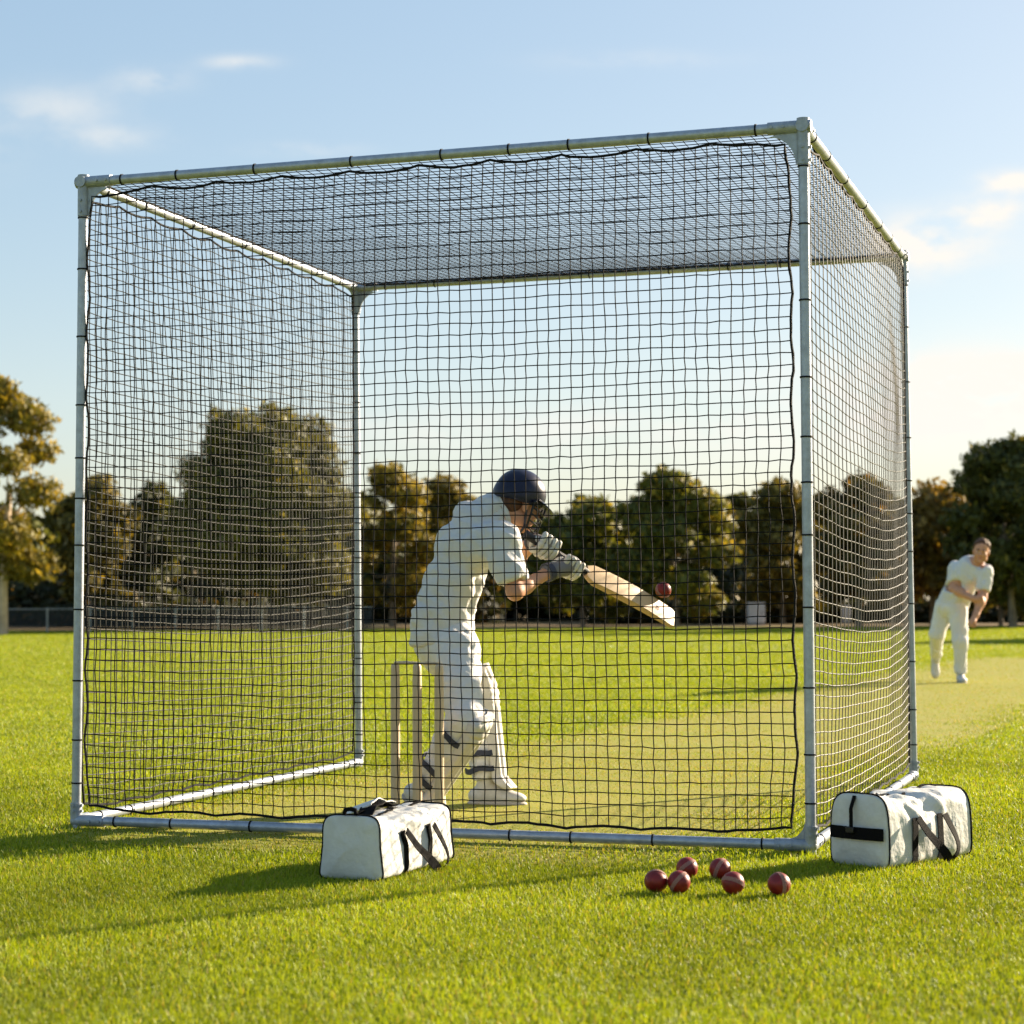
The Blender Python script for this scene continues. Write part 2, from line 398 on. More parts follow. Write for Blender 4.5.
mb.add([(x, y, 0) for y in gy for x in gx], [(j * 13 + i, j * 13 + i + 1, (j + 1) * 13 + i + 1, (j + 1) * 13 + i) for j in range(len(gy) - 1) for i in range(12)])
tag(mb.build('field', field_material()), kind='structure')
# worn pitch strip, lying on the field
def pitch_material():
    m = mat('worn_pitch', (.28, .245, .055), .9, 0, vscale=3.5, col2=(.225, .24, .035), bump=.4, bscale=60, spec=.1)
    return m
mb = MB(); pts = []
for i in range(61):
    s_ = -1.0 + i * .4
    for j in range(9):
        w = (j / 8 - .5) * 2.7 * (1 + .06 * noise.noise(V((i * .35, j * 3., 0)))) * (1 if 0 < i < 60 else .8)
        pts.append(PIT_O + PD * s_ + PN * w + UP * .004)
mb.add(pts, [(i * 9 + j, i * 9 + j + 1, (i + 1) * 9 + j + 1, (i + 1) * 9 + j) for i in range(60) for j in range(8)])
tag(mb.build('pitch', pitch_material(), origin=PIT_O), kind='structure')
# ---- grass: individual blades, standing where one can see them singly
def blades(Y0, Y1, dens, h0, w0, PA):
    A = 0; area = .38 * (Y1 * Y1 - Y0 * Y0) + 2.0 * (Y1 - Y0)
    n = int(dens * area)
    y = np.sqrt(rng.random(n) * (Y1 ** 2 - Y0 ** 2) + Y0 ** 2); half = .38 * y + 1.0
    x = (rng.random(n) * 2 - 1) * half
    rel = np.stack([x - PIT_O.x, y - PIT_O.y], 1); al = rel @ np.array([PD.x, PD.y]); ac = rel @ np.array([PN.x, PN.y])
    wob_ = .35 * np.sin(al * 1.3) + .25 * np.sin(al * 3.1 + 1) + .3 * np.sin(al * 7.7)
    inp = np.clip((1.35 + .25 * wob_ - np.abs(ac)) / .5, 0, 1) * np.clip((al + 1.1) / .8, 0, 1) * np.clip((23 - al) / 1, 0, 1)
    patch = np.sin(x * 2.1 + np.sin(y * 1.7) * 1.3) * np.sin(y * 1.9 + np.sin(x * 2.3)) + .6 * np.sin(x * 6.3 + y * 3.1) * np.sin(y * 5.7 - x * 2.2)
    crease = inp * np.exp(-((al - .9) / 1.3) ** 2) * (.5 + .5 * np.clip(wob_ + .4 * np.sin(ac * 5.), -1, 1))
    keep = rng.random(n) < 1 - .45 * inp - .45 * crease
    x, y, inp, patch = x[keep], y[keep], inp[keep], patch[keep]; n = len(x)
    hh = h0 * (.55 + .75 * rng.random(n)) * (1 - .5 * inp) * (1 + .16 * np.clip(patch, -1, 1))
    ww = w0 * (.7 + .6 * rng.random(n))
    an = rng.random(n) * 2 * np.pi; le = rng.random(n) ** .7 * .95; la = rng.random(n) * 2 * np.pi
    dx, dy = np.cos(an) * ww / 2, np.sin(an) * ww / 2
    lx, ly = np.cos(la) * np.sin(le) * hh, np.sin(la) * np.sin(le) * hh; lz = np.cos(le) * hh
    base = np.stack([x, y, np.zeros(n)], 1); side = np.stack([dx, dy, np.zeros(n)], 1); ln = np.stack([lx, ly, lz], 1)
    mid = base + ln * np.array([.38, .38, .62]); tip = base + ln
    vs = np.stack([base - side, base + side, mid + side * .8, mid - side * .8, tip], 1).reshape(-1, 3)
    i0 = np.arange(n) * 5
    f = np.stack([i0, i0 + 1, i0 + 2, i0, i0 + 2, i0 + 3, i0 + 3, i0 + 2, i0 + 4], 1).ravel()
    q = rng.random(n)[:, None]; dry = (rng.random(n) < .05 + .42 * inp + .06 * (patch > .5))[:, None]
    g = np.array([.150, .222, .008]) * (1 - q) + np.array([.315, .35, .020]) * q
    g = g * (1 + PA * np.clip(patch, -1, 1))[:, None]
    d = np.array([.33, .27, .075]) * (.75 + .5 * q)
    c = np.where(dry, d, g); c = c * (1 - .0 * inp[:, None])
    c4 = np.concatenate([c, np.ones((n, 1))], 1)
    return vs, f, np.repeat(c4, 5, axis=0)
GV, GF, GC, off = [], [], [], 0
for a in ((3.4, 7.0, 18500, .0215, .0031, .2), (7.0, 12.0, 8000, .022, .0044, .2), (12, 22, 2200, .022, .0065, .12), (22, 34, 850, .023, .011, .06), (34, 59, 280, .026, .018, .03)):
    v_, f_, c_ = blades(*a); GV.append(v_); GF.append(f_ + off); GC.append(c_); off += len(v_)
grass = np_mesh('grass', np.concatenate(GV), np.concatenate(GF), 3, M['blade'], tint=np.concatenate(GC))
tag(grass, kind='stuff')

# ================================================================== batting cage
def cp(a, b, z):       # the frame stands a touch out of square
    f = z / CH; o = (1 - a) * ((1 - b) * (-.008 + .021 * f) + b * (.004 - .017 * f)) + a * b * (.014 - .020 * f)
    return C0 + CA * (a * CW + o) + CB * (b * CD) + UP * z
cage = empty('batting_cage', C0 + CA * CW / 2 + CB * CD / 2, label='large galvanised tube cricket batting cage hung with black netting round the batter', cat='batting cage')
TR = .0195
def tube_part(name, p, q, ties, lab=None):
    m = MB(); m.tube([p, q], TR, 16); o = m.build(name, M['steel'], cage, origin=p)
    if lab: o['label'] = lab
    d = (q - p).normalized()
    for t in ties:
        c = p + (q - p) * t; mm = MB(); k = .003
        mm.tube([c - d * k, c + d * k], TR + .0032, 14); mm.build('net_tie', M['rope'], o, origin=c)
    return o
zt, zb = CH, .034
tl = lambda n, a=.06, b=.94: [a + (b - a) * (i + .25 * math.sin(i * 5.1)) / (n - 1) for i in range(n)]
for a in (0, 1):
    for b in (0, 1):
        tube_part('post', cp(a, b, 0.0), cp(a, b, zt), tl(11, .07, .93))
tube_part('top_rail', cp(0, 0, zt), cp(1, 0, zt), tl(9)); tube_part('top_rail', cp(0, 1, zt), cp(1, 1, zt), tl(8))
tube_part('top_rail', cp(0, 0, zt), cp(0, 1, zt), tl(7)); tube_part('top_rail', cp(1, 0, zt), cp(1, 1, zt), tl(7))
tube_part('base_rail', cp(0, 0, zb), cp(1, 0, zb), tl(9))
tube_part('base_rail', cp(0, 0, zb), cp(0, 1, zb), tl(9)); tube_part('base_rail', cp(1, 0, zb), cp(1, 1, zb), tl(9))
def bracket(a, b, top):
    m = MB(); c = cp(a, b, zt if top else zb); sa = CA if a == 0 else -CA; sb = CB if b == 0 else -CB; sz = -UP if top else UP
    r = TR + .0045
    dirs = [(sz, .14 if top else .07)] + ([(sa, .13)] if (top or b == 0) else []) + [(sb, .09)]
    for d, l in dirs: m.tube([c - d * (.03 if top else .0), c + d * l], r, 16)
    m.ball(c, r * 1.04, 16, 10)
    for d in ([sa, sb] if top else ([sa] if b == 0 and a == 1 else [])):   # curved web plate between sleeve and post
        ln = (.125 if d == sa else .10) if top else .085
        nrm = sz.cross(d).normalized() * .004; P = [c]
        for i in range(9):
            q = i / 8 * math.pi / 2; e = 1 - math.cos(q); f = 1 - math.sin(q)
            P.append(c + d * (ln * (.22 + .78 * (1 - math.sin(q)))) + sz * (ln * 1.15 * (.22 + .78 * (1 - math.cos(q)))))
        n = len(P); m.add([p + nrm for p in P] + [p - nrm for p in P], [tuple(range(n)), tuple(range(2 * n - 1, n - 1, -1))] + [(i, i + n, (i + 1) % n + n, (i + 1) % n) for i in range(n)])
    for d, l in dirs:                                # clamp bolts
        for f in (.55, .88):
            for e in (CB, CA):
                if abs(e.dot(d)) > .5: continue
                p = c + d * (l * f) - e * (r + .001) * (1 if e is CB else -1); m.tube([p, p - e * .005 * (1 if e is CB else -1)], .0065, 6)
    m.build('corner_bracket', M['bracket'], cage, origin=c)
for a in (0, 1):
    for b in (0, 1): bracket(a, b, True); bracket(a, b, False)

def net(o, e1, e2, l1, l2, out, nu, nv, bulge, sagv, material, inset, label, seed, r=.0021, scal=(10, 9), rough=.03, jit=.0028, rope_mat=None, ctop=.13):
    # o + e1*u + e2*v : drapes between scalloped rope edges, bulging along `out`
    rs = random.Random(seed)
    def edge(t, n, amp): # offset from the tube along one side
        corner = math.exp(-((t) / .03) ** 2) + math.exp(-((1 - t) / .03) ** 2)
        return inset + amp * (abs(math.sin(math.pi * n * t)) + .25 * noise.noise(V((t * 14, seed, 0)))) + .024 * corner
    mean = inset + .006
    fo = lambda w: math.exp(-w / .035)
    L0 = lambda v: edge(v, scal[1], .011); R0 = lambda v: edge(v, scal[1], .011); B0 = lambda u: edge(u, scal[0], .010); T0 = lambda u: edge(u, scal[0], .016)
    def P(u, v):
        x = mean * (1 - u) + (l1 - mean) * u + (L0(v) - mean) * fo(u) - (R0(v) - mean) * fo(1 - u)
        y = mean * (1 - v) + (l2 - mean) * v + (B0(u) - mean) * fo(v) - (T0(u) - mean) * fo(1 - v)
        s_ = math.sin(math.pi * u) ** .8 * math.sin(math.pi * v) ** .7
        nn_ = noise.noise(V((u * 3 + seed, v * 3, .3))) * .5 + noise.noise(V((u * 7, v * 7 + seed, 2.))) * .22
        x += .006 * noise.noise(V((u * 9, v * 9, seed + 4.))) + jit * noise.noise(V((u * 61, v * 53, seed + 8.)))
        y += -sagv * s_ + .006 * noise.noise(V((u * 9, v * 9, seed + 14.))) + jit * noise.noise(V((u * 61, v * 53, seed + 18.)))
        z = bulge * s_ + rough * nn_ * min(1, 3 * s_)
        return o + e1 * x + e2 * y + out * z
    G = [[P(i / nu, j / nv) for j in range(nv + 1)] for i in range(nu + 1)]
    m = MB()
    for i in range(1, nu): m.tube(G[i], [r] * (nv + 1), 4, False)
    for j in range(1, nv): m.tube([G[i][j] for i in range(nu + 1)], [r] * (nu + 1), 4, False)
    k = r * 2.0
    for i in range(1, nu):
        for j in range(1, nv):
            c = G[i][j]; m.add([c + e1 * k, c - e1 * k, c + e2 * k, c - e2 * k, c + out * k, c - out * k], [(0, 2, 4), (2, 1, 4), (1, 3, 4), (3, 0, 4), (2, 0, 5), (1, 2, 5), (3, 1, 5), (0, 3, 5)])
    ob = m.build('net_panel', material, cage, origin=o + e1 * l1 / 2 + e2 * l2 / 2); ob['label'] = label
    ring = [P(i / 80, 0) for i in range(80)] + [P(1, i / 80) for i in range(80)] + [P(1 - i / 80, 1) for i in range(80)] + [P(0, 1 - i / 80) for i in range(80)]
    m = MB(); m.tube(ring, [.0052 * (1 + .25 * noise.noise(V((i * .9, seed, 1)))) for i in range(320)], 6, False, closed=True)
    m.build('border_rope', rope_mat or M['rope'], ob, origin=o + e1 * l1 / 2 + e2 * l2 / 2)
    return ob
net(cp(0, 0, zb), CA, UP, CW, zt - zb, -CB, 66, 58, .03, .015, M['cord_front'], .037, 'black front net panel nearest the camera', 1, r=.0021, jit=.0042)
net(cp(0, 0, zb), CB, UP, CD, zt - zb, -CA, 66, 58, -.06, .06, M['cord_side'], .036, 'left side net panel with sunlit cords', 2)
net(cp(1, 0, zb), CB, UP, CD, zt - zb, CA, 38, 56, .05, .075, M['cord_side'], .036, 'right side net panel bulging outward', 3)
net(cp(0, 0, zt), CA, CB, CW, CD, UP, 66, 66, -.05, .0, M['cord_front'], .036, 'roof net panel sagging between the top rails', 4, rough=.012, r=.0017)
#SECTION3
# ================================================================== cricket balls
def ball_mesh():
    m = MB(); m.ball((0, 0, 0), .0358, 32, 20); m.build
    return m
def make_ball(loc, rot, label, group='red cricket balls lying on the grass'):
    if 'o' not in make_ball.__dict__:
        m = MB(); m.ball((0, 0, 0), .0358, 32, 20); o = m.build('cricket_ball', M['ball'])
        s_ = MB()
        for dz in (-.0055, -.0033, -.0011, .0011, .0033, .0055):
            rr = math.sqrt(.0363 ** 2 - dz * dz)
            s_.tube([(rr * math.cos(q), rr * math.sin(q), dz + .0006 * math.sin(q * 20)) for q in [2 * math.pi * i / 60 for i in range(60)]], .0008, 5, False, closed=True)
        for i in range(40):
            q = 2 * math.pi * i / 40; s_.box((.0362 * math.cos(q), .0362 * math.sin(q), 0), (.0006, .0011, .0062), (V((math.cos(q), math.sin(q), 0)), V((-math.sin(q), math.cos(q), 0)), UP))
        e = s_.build('seam', M['seam'], o); make_ball.o, make_ball.e = o, e; o2 = o
    else:
        o2 = make_ball.o.copy(); COL.objects.link(o2); e2 = make_ball.e.copy(); e2.parent = o2; COL.objects.link(e2)
    o2.location = loc; o2.rotation_euler = rot; tag(o2, label, 'cricket ball', group)
    return o2
for (px, py, rot, lab) in [
    (656, 881, (.12, 1, .2), 'dark red cricket ball at the far left of the six, no seam showing'),
    (679, 882, (-.72, .38, .6), 'red cricket ball with slanting pale seam, second from the left among the six'),
    (687, 868, (-.55, .42, .72), 'red cricket ball lying behind the touching pair of balls, near the base rail'),
    (720, 869, (-.86, .40, .42), 'red cricket ball lying behind another ball in the middle of the grass group'),
    (733, 883, (.32, .40, .86), 'red cricket ball whose pale seam runs across it, in front of the middle ball'),
    (779, 884, (.93, .36, .06), 'red cricket ball lying apart from the others with its seam upright')]:
    d = ray(px, py); p = V((0, 0, CAM_H)) + d * ((.042 - CAM_H) / d.z)
    make_ball((p.x, p.y, .042), V(rot).to_track_quat('Z', 'Y').to_euler(), lab)
fb = make_ball(at(663.3, 590, 9.0), (1.0, .5, .3), 'red cricket ball in flight just above the toe of the bat', None)
if 'group' in fb: del fb['group']

# ================================================================== wicket
def stump(p, label, tilt=0.0):
    m = MB(); h = .655; prof = [(-.10, .004), (-.04, .017), (0, .0195), (.1, .0198), (.5, .0198), (.60, .0192), (.612, .0175), (.618, .0185), (.645, .0178), (h - .004, .0150), (h, .0105)]
    m.tube([(0, tilt * z, z) for z, r_ in prof], [r_ for z, r_ in prof], 18)
    # groove for the bails
    o = m.build('stump', M['ash'], origin=(0, 0, 0)); o.location = p
    return tag(o, label, 'stump', 'wicket stumps')
SP = [gnd(395.5, 819), gnd(417.5, 821), gnd(439.5, 823)]
stump(SP[0], 'pale wooden stump farthest from the batter, left one of the three')
stump(SP[1], 'pale wooden middle stump standing between the other two')
stump(SP[2], 'pale wooden stump nearest the batter, directly behind the bag')
def bail(a, b, label):
    c = (a + b) / 2 + UP * .659; d = (b - a).normalized(); l = (b - a).length
    m = MB(); pr = [(-.5, .004), (-.47, .0055), (-.34, .0055), (-.30, .0075), (-.22, .006), (0, .0085), (.22, .006), (.30, .0075), (.34, .0055), (.42, .0055), (.455, .006)]
    m.tube([c + d * (t * l * 1.06) for t, r_ in pr], [r_ for t, r_ in pr], 12)
    return tag(m.build('bail', M['ash'], origin=c), label, 'bail', 'bails on the wicket')
bail(SP[0], SP[1], 'small turned wooden bail bridging the left and middle stumps')
bail(SP[1], SP[2], 'small turned wooden bail bridging the middle stump and the stump nearest the batter')

# ================================================================== duffel bags
def duffel(loc, dirv, Lb, Wb, Hb, label, variant, seed):
    d = V(dirv).normalized(); s_ = V((d.y, -d.x, 0)); root = empty('duffel_bag', loc, label=label, cat='bag')
    NU, NL = 56, 44
    def prof(a, t):            # rounded-square section, narrower towards the top
        c, s = math.cos(a), math.sin(a); e = 2 / (4.6 if s > 0 else 9)
        x = math.copysign(abs(c) ** e, c); z = math.copysign(abs(s) ** e, s)
        return x, z
    def P(a, t, inset=1.0):
        x, z = prof(a, t); zz = (z * inset + 1) / 2
        sag = 1 - (.05 if variant else .07) * math.sin(math.pi * t) ** 1.2 - (0 if variant else .06 * t) + (.02 * math.sin(t * 9 + seed))
        wv = (1.0 - .10 * zz + .06 * math.sin(math.pi * zz) * (1 if variant == 1 else -1.35) * (1 - .6 * math.sin(math.pi * t)) + .07 * math.sin(math.pi * t) * (1 - .4 * zz))
        # bulging end panels
        y = t * Lb
        p = s_ * (x * inset * Wb / 2 * wv) + UP * (.006 + zz * Hb * sag) + d * y
        q = V((x * 1.2, zz * 1.4, t * 3.2)) * 1.7 + V((seed, 0, 0))
        w = .015 * noise.noise(q) + .008 * noise.noise(q * 2.3) + .016 * (abs(noise.noise(V((t * 7 + zz * 3 * (1 if x > 0 else -1), zz * 1.5, seed + x)))) - .25)
        f = min(1, 4 * t, 4 * (1 - t)) * min(1, zz * 4 + .1)
        p += (s_ * x * (w * f) + UP * z * w * f * 1.1)
        return p
    m = MB(); vs = []
    ts = [0, .008, .03] + [.03 + .94 * i / NL for i in range(1, NL)] + [.97, .992, 1]
    ins = {0: .955, .008: .985, .992: .985, 1: .955}
    for t in ts:
        for i in range(NU): vs.append(P(2 * math.pi * i / NU, t, ins.get(t, 1)))
    n = len(ts); fs = [(j * NU + i, j * NU + (i + 1) % NU, (j + 1) * NU + (i + 1) % NU, (j + 1) * NU + i) for j in range(n - 1) for i in range(NU)]
    fs = [f[::-1] for f in fs]
    for end in (0, 1):       # end panels with soft dents
        prev = [(0 if end == 0 else n - 1) * NU + i for i in range(NU)]
        for ring in (.82, .6, .36, .14):
            cur = []
            for i in range(NU):
                a = 2 * math.pi * i / NU; p = P(a, end, .955 * ring); sg = -1 if end == 0 else 1
                z = (p.z) / Hb; x = prof(a, 0)[0] * ring
                dent = .014 * (1 - ring ** 2) + .016 * noise.noise(V((x * 1.6 + seed, z * 2.4, 3))) * (1 - ring * .6) + .006 * noise.noise(V((x * 3.1, z * 4 + x, seed)))
                vs.append(p + d * sg * dent); cur.append(len(vs) - 1)
            for i in range(NU):
                q = (prev[i], prev[(i + 1) % NU], cur[(i + 1) % NU], cur[i]); fs.append(q if end == 0 else q[::-1])
            prev = cur
        fs.append(tuple(prev) if end == 0 else tuple(prev[::-1]))
    m.add([loc + v for v in vs], fs); body = m.build('bag_body', M['canvas'], root); 
    for po in body.data.polygons: po.use_smooth = True
    def S_(a, t, off=.003):     # point on the surface, lifted outwards
        p = P(a, t); c = d * (t * Lb) + UP * Hb * .5; o_ = (p - c); o_ -= d * o_.dot(d); return loc + p + o_.normalized() * off
    for t in (.012, .988):
        m = MB(); m.tube([S_(2 * math.pi * i / 72, t, .0015) for i in range(72)], .0030, 6, False, closed=True); m.build('piping', M['canvas_dk'], root)
    # zip along the top
    top = math.pi / 2
    m = MB(); m.ribbon([S_(top - .02 * math.sin(t * 6), t, .002) for t in [.01 + .98 * i / 30 for i in range(31)]], s_, .012, .003)
    m.build('zip', M['canvas_dk'], root)
    # two webbing loops on the side facing right, hanging outwards
    for sgn in (1, -1):
        m = MB(); t0, t1 = ((.30, .62) if variant == 0 else (.30, .60))
        def side(z01, t):      # surface point at a height on one flank
            best = None
            for i in range(NU):
                a = 2 * math.pi * i / NU
                if math.cos(a) * sgn <= .2: continue
                p = S_(a, t, .004); e = abs((p - loc).z / Hb - z01)
                if best is None or e < best[0]: best = (e, p)
            return best[1]
        for t in (t0, t1):     # webbing sewn up the flank
            pp = [side(z, t) for z in (.05, .15, .25, .35, .45, .55, .65, .72)]
            m.ribbon(pp, d, .032, .003)
        A, B = side(.72, t0), side(.72, t1)
        drop = .13 if sgn > 0 else -.02; out = s_ * sgn
        pts = []
        for i in range(25):
            q = i / 24; e = math.sin(math.pi * q) ** .55
            if sgn > 0: pts.append(A.lerp(B, q) + out * (.012 + .050 * e + .02 * math.sin(q * 9)) - UP * ((.16 if variant else .165) * e) + d * (.06 * e if variant else .085 * e))
            else: pts.append(A.lerp(B, q) + out * (-.05 * e + .006) + UP * (.05 * e) + d * (-.03 * e))
        m.ribbon(pts, [(d * math.cos(math.pi * i / 24) + UP * .5 * math.sin(math.pi * i / 24) + out * .4 * math.sin(math.pi * i / 24)) for i in range(25)] if sgn > 0 else d, .034, .0035)
        m.build('handle', M['canvas_dk'], root)
    if variant:               # black band and zip drop on the near end
        m = MB(); e0 = lambda x, z: loc + s_ * (x * Wb / 2 * .93) + UP * (z * Hb) - d * (.016 + .010 * (1 - x * x))
        m.ribbon([e0(-.97 + 1.98 * i / 12, .50) for i in range(13)], UP, .042, .004)
        m.ribbon([loc + UP * (Hb * (1.01 - .46 * i / 8)) - d * (.006 + .022 * min(1, i / 3.)) + s_ * (-.012) for i in range(9)], s_, .013, .004)
        m.build('end_strap', M['canvas_dk'], root)
        m = MB(); m.box(loc + UP * Hb * .545 - d * .034 - s_ * .012, (.016, .006, .010), (s_, d, UP)); m.build('buckle', M['grille'], root, bevel=.002)
    else:
        m = MB(); p = S_(top, .03, .006); m.tube([p - s_ * .022 - d * .02, p - s_ * .018 + UP * .012 - d * .018, p + UP * .016 - d * .018, p + s_ * .018 + UP * .012 - d * .018, p + s_ * .022 - d * .02], .008, 8); m.build('end_tab', M['canvas_dk'], root)
        m = MB()               # open flap of the mouth with its dark lining
        for kk, (t_, ml) in enumerate(((.0, 'canvas_dk'), (.006, 'canvas'))):
            pass
        m = MB(); pts = [S_(top + .45, .40 + .34 * i / 10, .010 + .018 * math.sin(math.pi * i / 10)) for i in range(11)]
        m.ribbon(pts, s_ + UP * .35, .10, .004); m.build('mouth_flap', M['canvas'], root)
        m = MB(); pts = [S_(top + .12, .33 + .42 * i / 10, .008 + .014 * math.sin(math.pi * i / 10)) for i in range(11)]
        m.ribbon(pts, s_ * 1 + UP * .1, .060, .004); m.build('mouth_lining', M['canvas_dk'], root)
    return root
pA, pB = gnd(314.5, 882), gnd(383, 883); c = (pA + pB) / 2
duffel(V((c.x, c.y, 0)) + CB * .015, CB + CA * .06, .60, .240, .212, 'white canvas duffel bag with plain end standing in front of the three stumps', 0, 3.0)
pA, pB, pC = gnd(833, 866), gnd(886, 871), gnd(970, 856); c = (pA + pB) / 2
duffel(V((c.x, c.y, 0)), pC - pB, .53, .235, .245, 'white canvas duffel bag with black end strap beside the right corner of the cage', 1, 8.0)

# ================================================================== people
def paint_head(HC, Rm, s=1.0):
    Rt = np.array(Rm); hc = np.array(HC)
    def f(cen):
        l = (cen - hc) @ Rt / s; x, y, z = l[:, 0], l[:, 1], l[:, 2]; ay = np.abs(y)
        o = np.zeros(len(cen), int)
        near = np.linalg.norm(l, axis=1) < .2
        o[near & (x > .06) & (((ay - .032) / .012) ** 2 + ((z - .006) / .005) ** 2 < 1)] = 1
        o[near & (x > .06) & ((ay - .030) ** 2 + (z - .006) ** 2 < .0055 ** 2)] = 2
        o[near & (x > .06) & ((y / .026) ** 2 + ((z + .062) / .010) ** 2 < 1)] = 3
        o[near & (x > .05) & (((ay - .033) / .022) ** 2 + ((z - .029) / .006) ** 2 < 1)] = 4
        return o
    return f
SKIN = ['skin', 'eye', 'iris', 'lip', 'brow']
def head_prims(B, HC, Rm, s=1.0):
    q = lambda x, y, z: HC + Rm @ V((x, y, z)) * s
    Ra = Rm
    e = lambda c, r, k=.02: B.ell(q(*c), [v * s for v in r], Ra, k)
    e((-.012, 0, .04), (.098, .076, .085)); e((.03, 0, -.03), (.06, .062, .085)); e((.045, 0, -.088), (.042, .042, .032)); e((.082, 0, .026), (.016, .048, .011), .012)
    for sg in (1, -1):
        e((-.005, sg * .078, -.012), (.018, .011, .032), .008); e((.055, sg * .038, -.028), (.030, .026, .028)); e((.078, sg * .032, .006), (.014, .015, .011), .006)
        e((.02, sg * .052, -.07), (.045, .018, .03))
    B.cap(q(.090, 0, .008), q(.108, 0, -.022), .009 * s, .014 * s, .012)
    for sg in (1, -1): e((.098, sg * .013, -.027), (.010, .009, .008), .008)
    e((.089, 0, -.057), (.011, .024, .006), .008); e((.087, 0, -.068), (.011, .021, .007), .008); e((.083, 0, -.098), (.016, .018, .014), .015)
def fist(B, wrist, cen, ax, back, s=1.0, thumb=1):
    """closed hand: fingers curl round the direction `ax`, knuckles towards `back`"""
    ax = V(ax).normalized(); back = V(back); back = (back - ax * back.dot(ax)).normalized(); side = ax.cross(back)
    B.cap(wrist, cen + back * .012, .026 * s, .030 * s, .02)
    B.ell(cen + back * .010, (.040 * s, .020 * s, .034 * s), Matrix((ax, back, side)).transposed(), .015)
    lens = (.9, 1.0, .96, .8)
    for i in range(4):
        o = cen + ax * ((i - 1.5) * .0205 * s)
        k = lens[i] * s
        P_ = [o + back * .022 * s + side * .016 * s, o + back * .010 * s + side * .042 * k, o - back * .020 * k + side * .036 * k, o - back * .024 * k + side * .006 * s]
        B.path(P_, [.0105 * s, .0098 * s, .009 * s, .008 * s], .004)
    o = cen + ax * (-.034 * s * thumb)
    B.path([wrist.lerp(cen, .45) - ax * .012 * thumb * s, o - back * .004 * s - side * .004, o - back * .024 * s + side * .016, cen - ax * .016 * thumb * s - back * .032 * s + side * .026], [.014 * s, .0125 * s, .011 * s, .009 * s], .006)
def shoe(name, ankle, toe_dir, up, parent, k_=.80):
    Rm = frame(toe_dir, up); q = lambda x, y, z: ankle + Rm @ V((x * k_, y * k_, z))
    B = Blob(.02)
    B.cap(q(.0, 0, .02), q(-.01, 0, -.045), .040, .043); B.ell(q(-.045, 0, -.052), (.048, .036, .038), Rm)
    B.ell(q(.05, 0, -.046), (.08, .040, .044), Rm); B.ell(q(.14, .004, -.060), (.075, .047, .030), Rm, .025)
    B.cut(q(0, 0, -.083), Rm @ V((0, 0, -1))); B.cut(q(0, 0, .045), Rm @ V((0, 0, 1)))
    o = B.build(name, .006, M['shoe'], parent)
    B2 = Blob(.02); B2.ell(q(-.045, 0, -.084), (.052, .038, .014), Rm); B2.ell(q(.06, 0, -.084), (.10, .040, .013), Rm); B2.ell(q(.14, .004, -.084), (.080, .048, .013), Rm)
    B2.build('sole', .006, M['sole'], o)
    return o
#SECTION4
# ---------------------------------------------------------------- the batter
Y0 = 8.75
FD = V((.80, .60, 0)); RD = V((.60, -.80, 0))
pel = at(441, 640, 8.78)
hipL, hipR = at(438, 645, 8.90), at(457, 648, 8.68)
kneeL, ankL = at(474, 697, 9.08), at(486, 783, 9.04)
kneeR, ankR = at(466, 722, 8.48), at(424, 789, 8.60)
waist = at(445, 612, 8.78); spine = at(453, 582, 8.78); chest = at(465, 550, 8.78); upper = at(480, 525, 8.78)
shL, shR = at(469, 515.5, 8.92), at(500, 539, 8.60)
elR, wrR = at(515, 592, 8.54), at(549, 572, 8.69)
elL, wrL = at(508, 562, 9.04), at(534, 542, 8.84)
neck = at(492, 513, 8.77); HC = at(519, 503, 8.79)
hf = V((.80, .48, -.34)).normalized(); hu = V((.30, .10, .95)); HR = frame(hf, hu)
butt = at(530, 537, 8.68); bsh = at(586, 572, 8.80); btoe = at(673, 619.5, 9.02)
bax = (btoe - bsh).normalized(); hax = (bsh - butt).normalized()
gL = butt.lerp(bsh, .27) + V((0, 0, .006)); gR = butt.lerp(bsh, .70) + V((0, 0, -.014))

B = Blob(.03)
B.ell(at(447, 644, 8.78), (.08, .10, .08), frame(FD)); B.path([at(447, 640, 8.78), waist, spine, chest, upper], [.08, .078, .08, .085, .045], .04, (FD, .86))
B.cap(chest, shL, .08, .040); B.cap(chest, shR, .09, .052); B.cap(upper, neck, .04, .046); B.cap(neck, HC + HR @ V((-.025, 0, -.055)), .060, .056)
head_prims(B, HC, HR)
B.path([shR, elR], [.048, .033]); B.path([elR, elR.lerp(wrR, .3), wrR], [.032, .031, .026]); B.path([shL, elL], [.054, .038]); B.path([elL, elL.lerp(wrL, .3), wrL], [.042, .044, .029])
B.path([hipL, kneeL], [.090, .058]); B.path([kneeL, kneeL.lerp(ankL, .3), ankL], [.054, .056, .036]); B.path([hipR, kneeR], [.090, .058]); B.path([kneeR, kneeR.lerp(ankR, .3), ankR], [.054, .056, .036])
fist(B, wrR, gR, hax, -V((.1, .9, -.3)), .9); fist(B, wrL, gL, hax, -V((.1, .9, -.3)), .9)
batter = B.build('person', .0075, [M[k] for k in SKIN], None, pel, paint=paint_head(HC, HR))
tag(batter, 'batter in cricket whites, navy helmet and white leg pads swinging a bat inside the netting', 'person')

def fd_noise(P_, amp, *waves):
    d = 0
    for (kx, ky, kz, ph) in waves: d = d + np.sin(P_[..., 0] * kx + P_[..., 1] * ky + P_[..., 2] * kz + ph)
    return d * amp / len(waves)
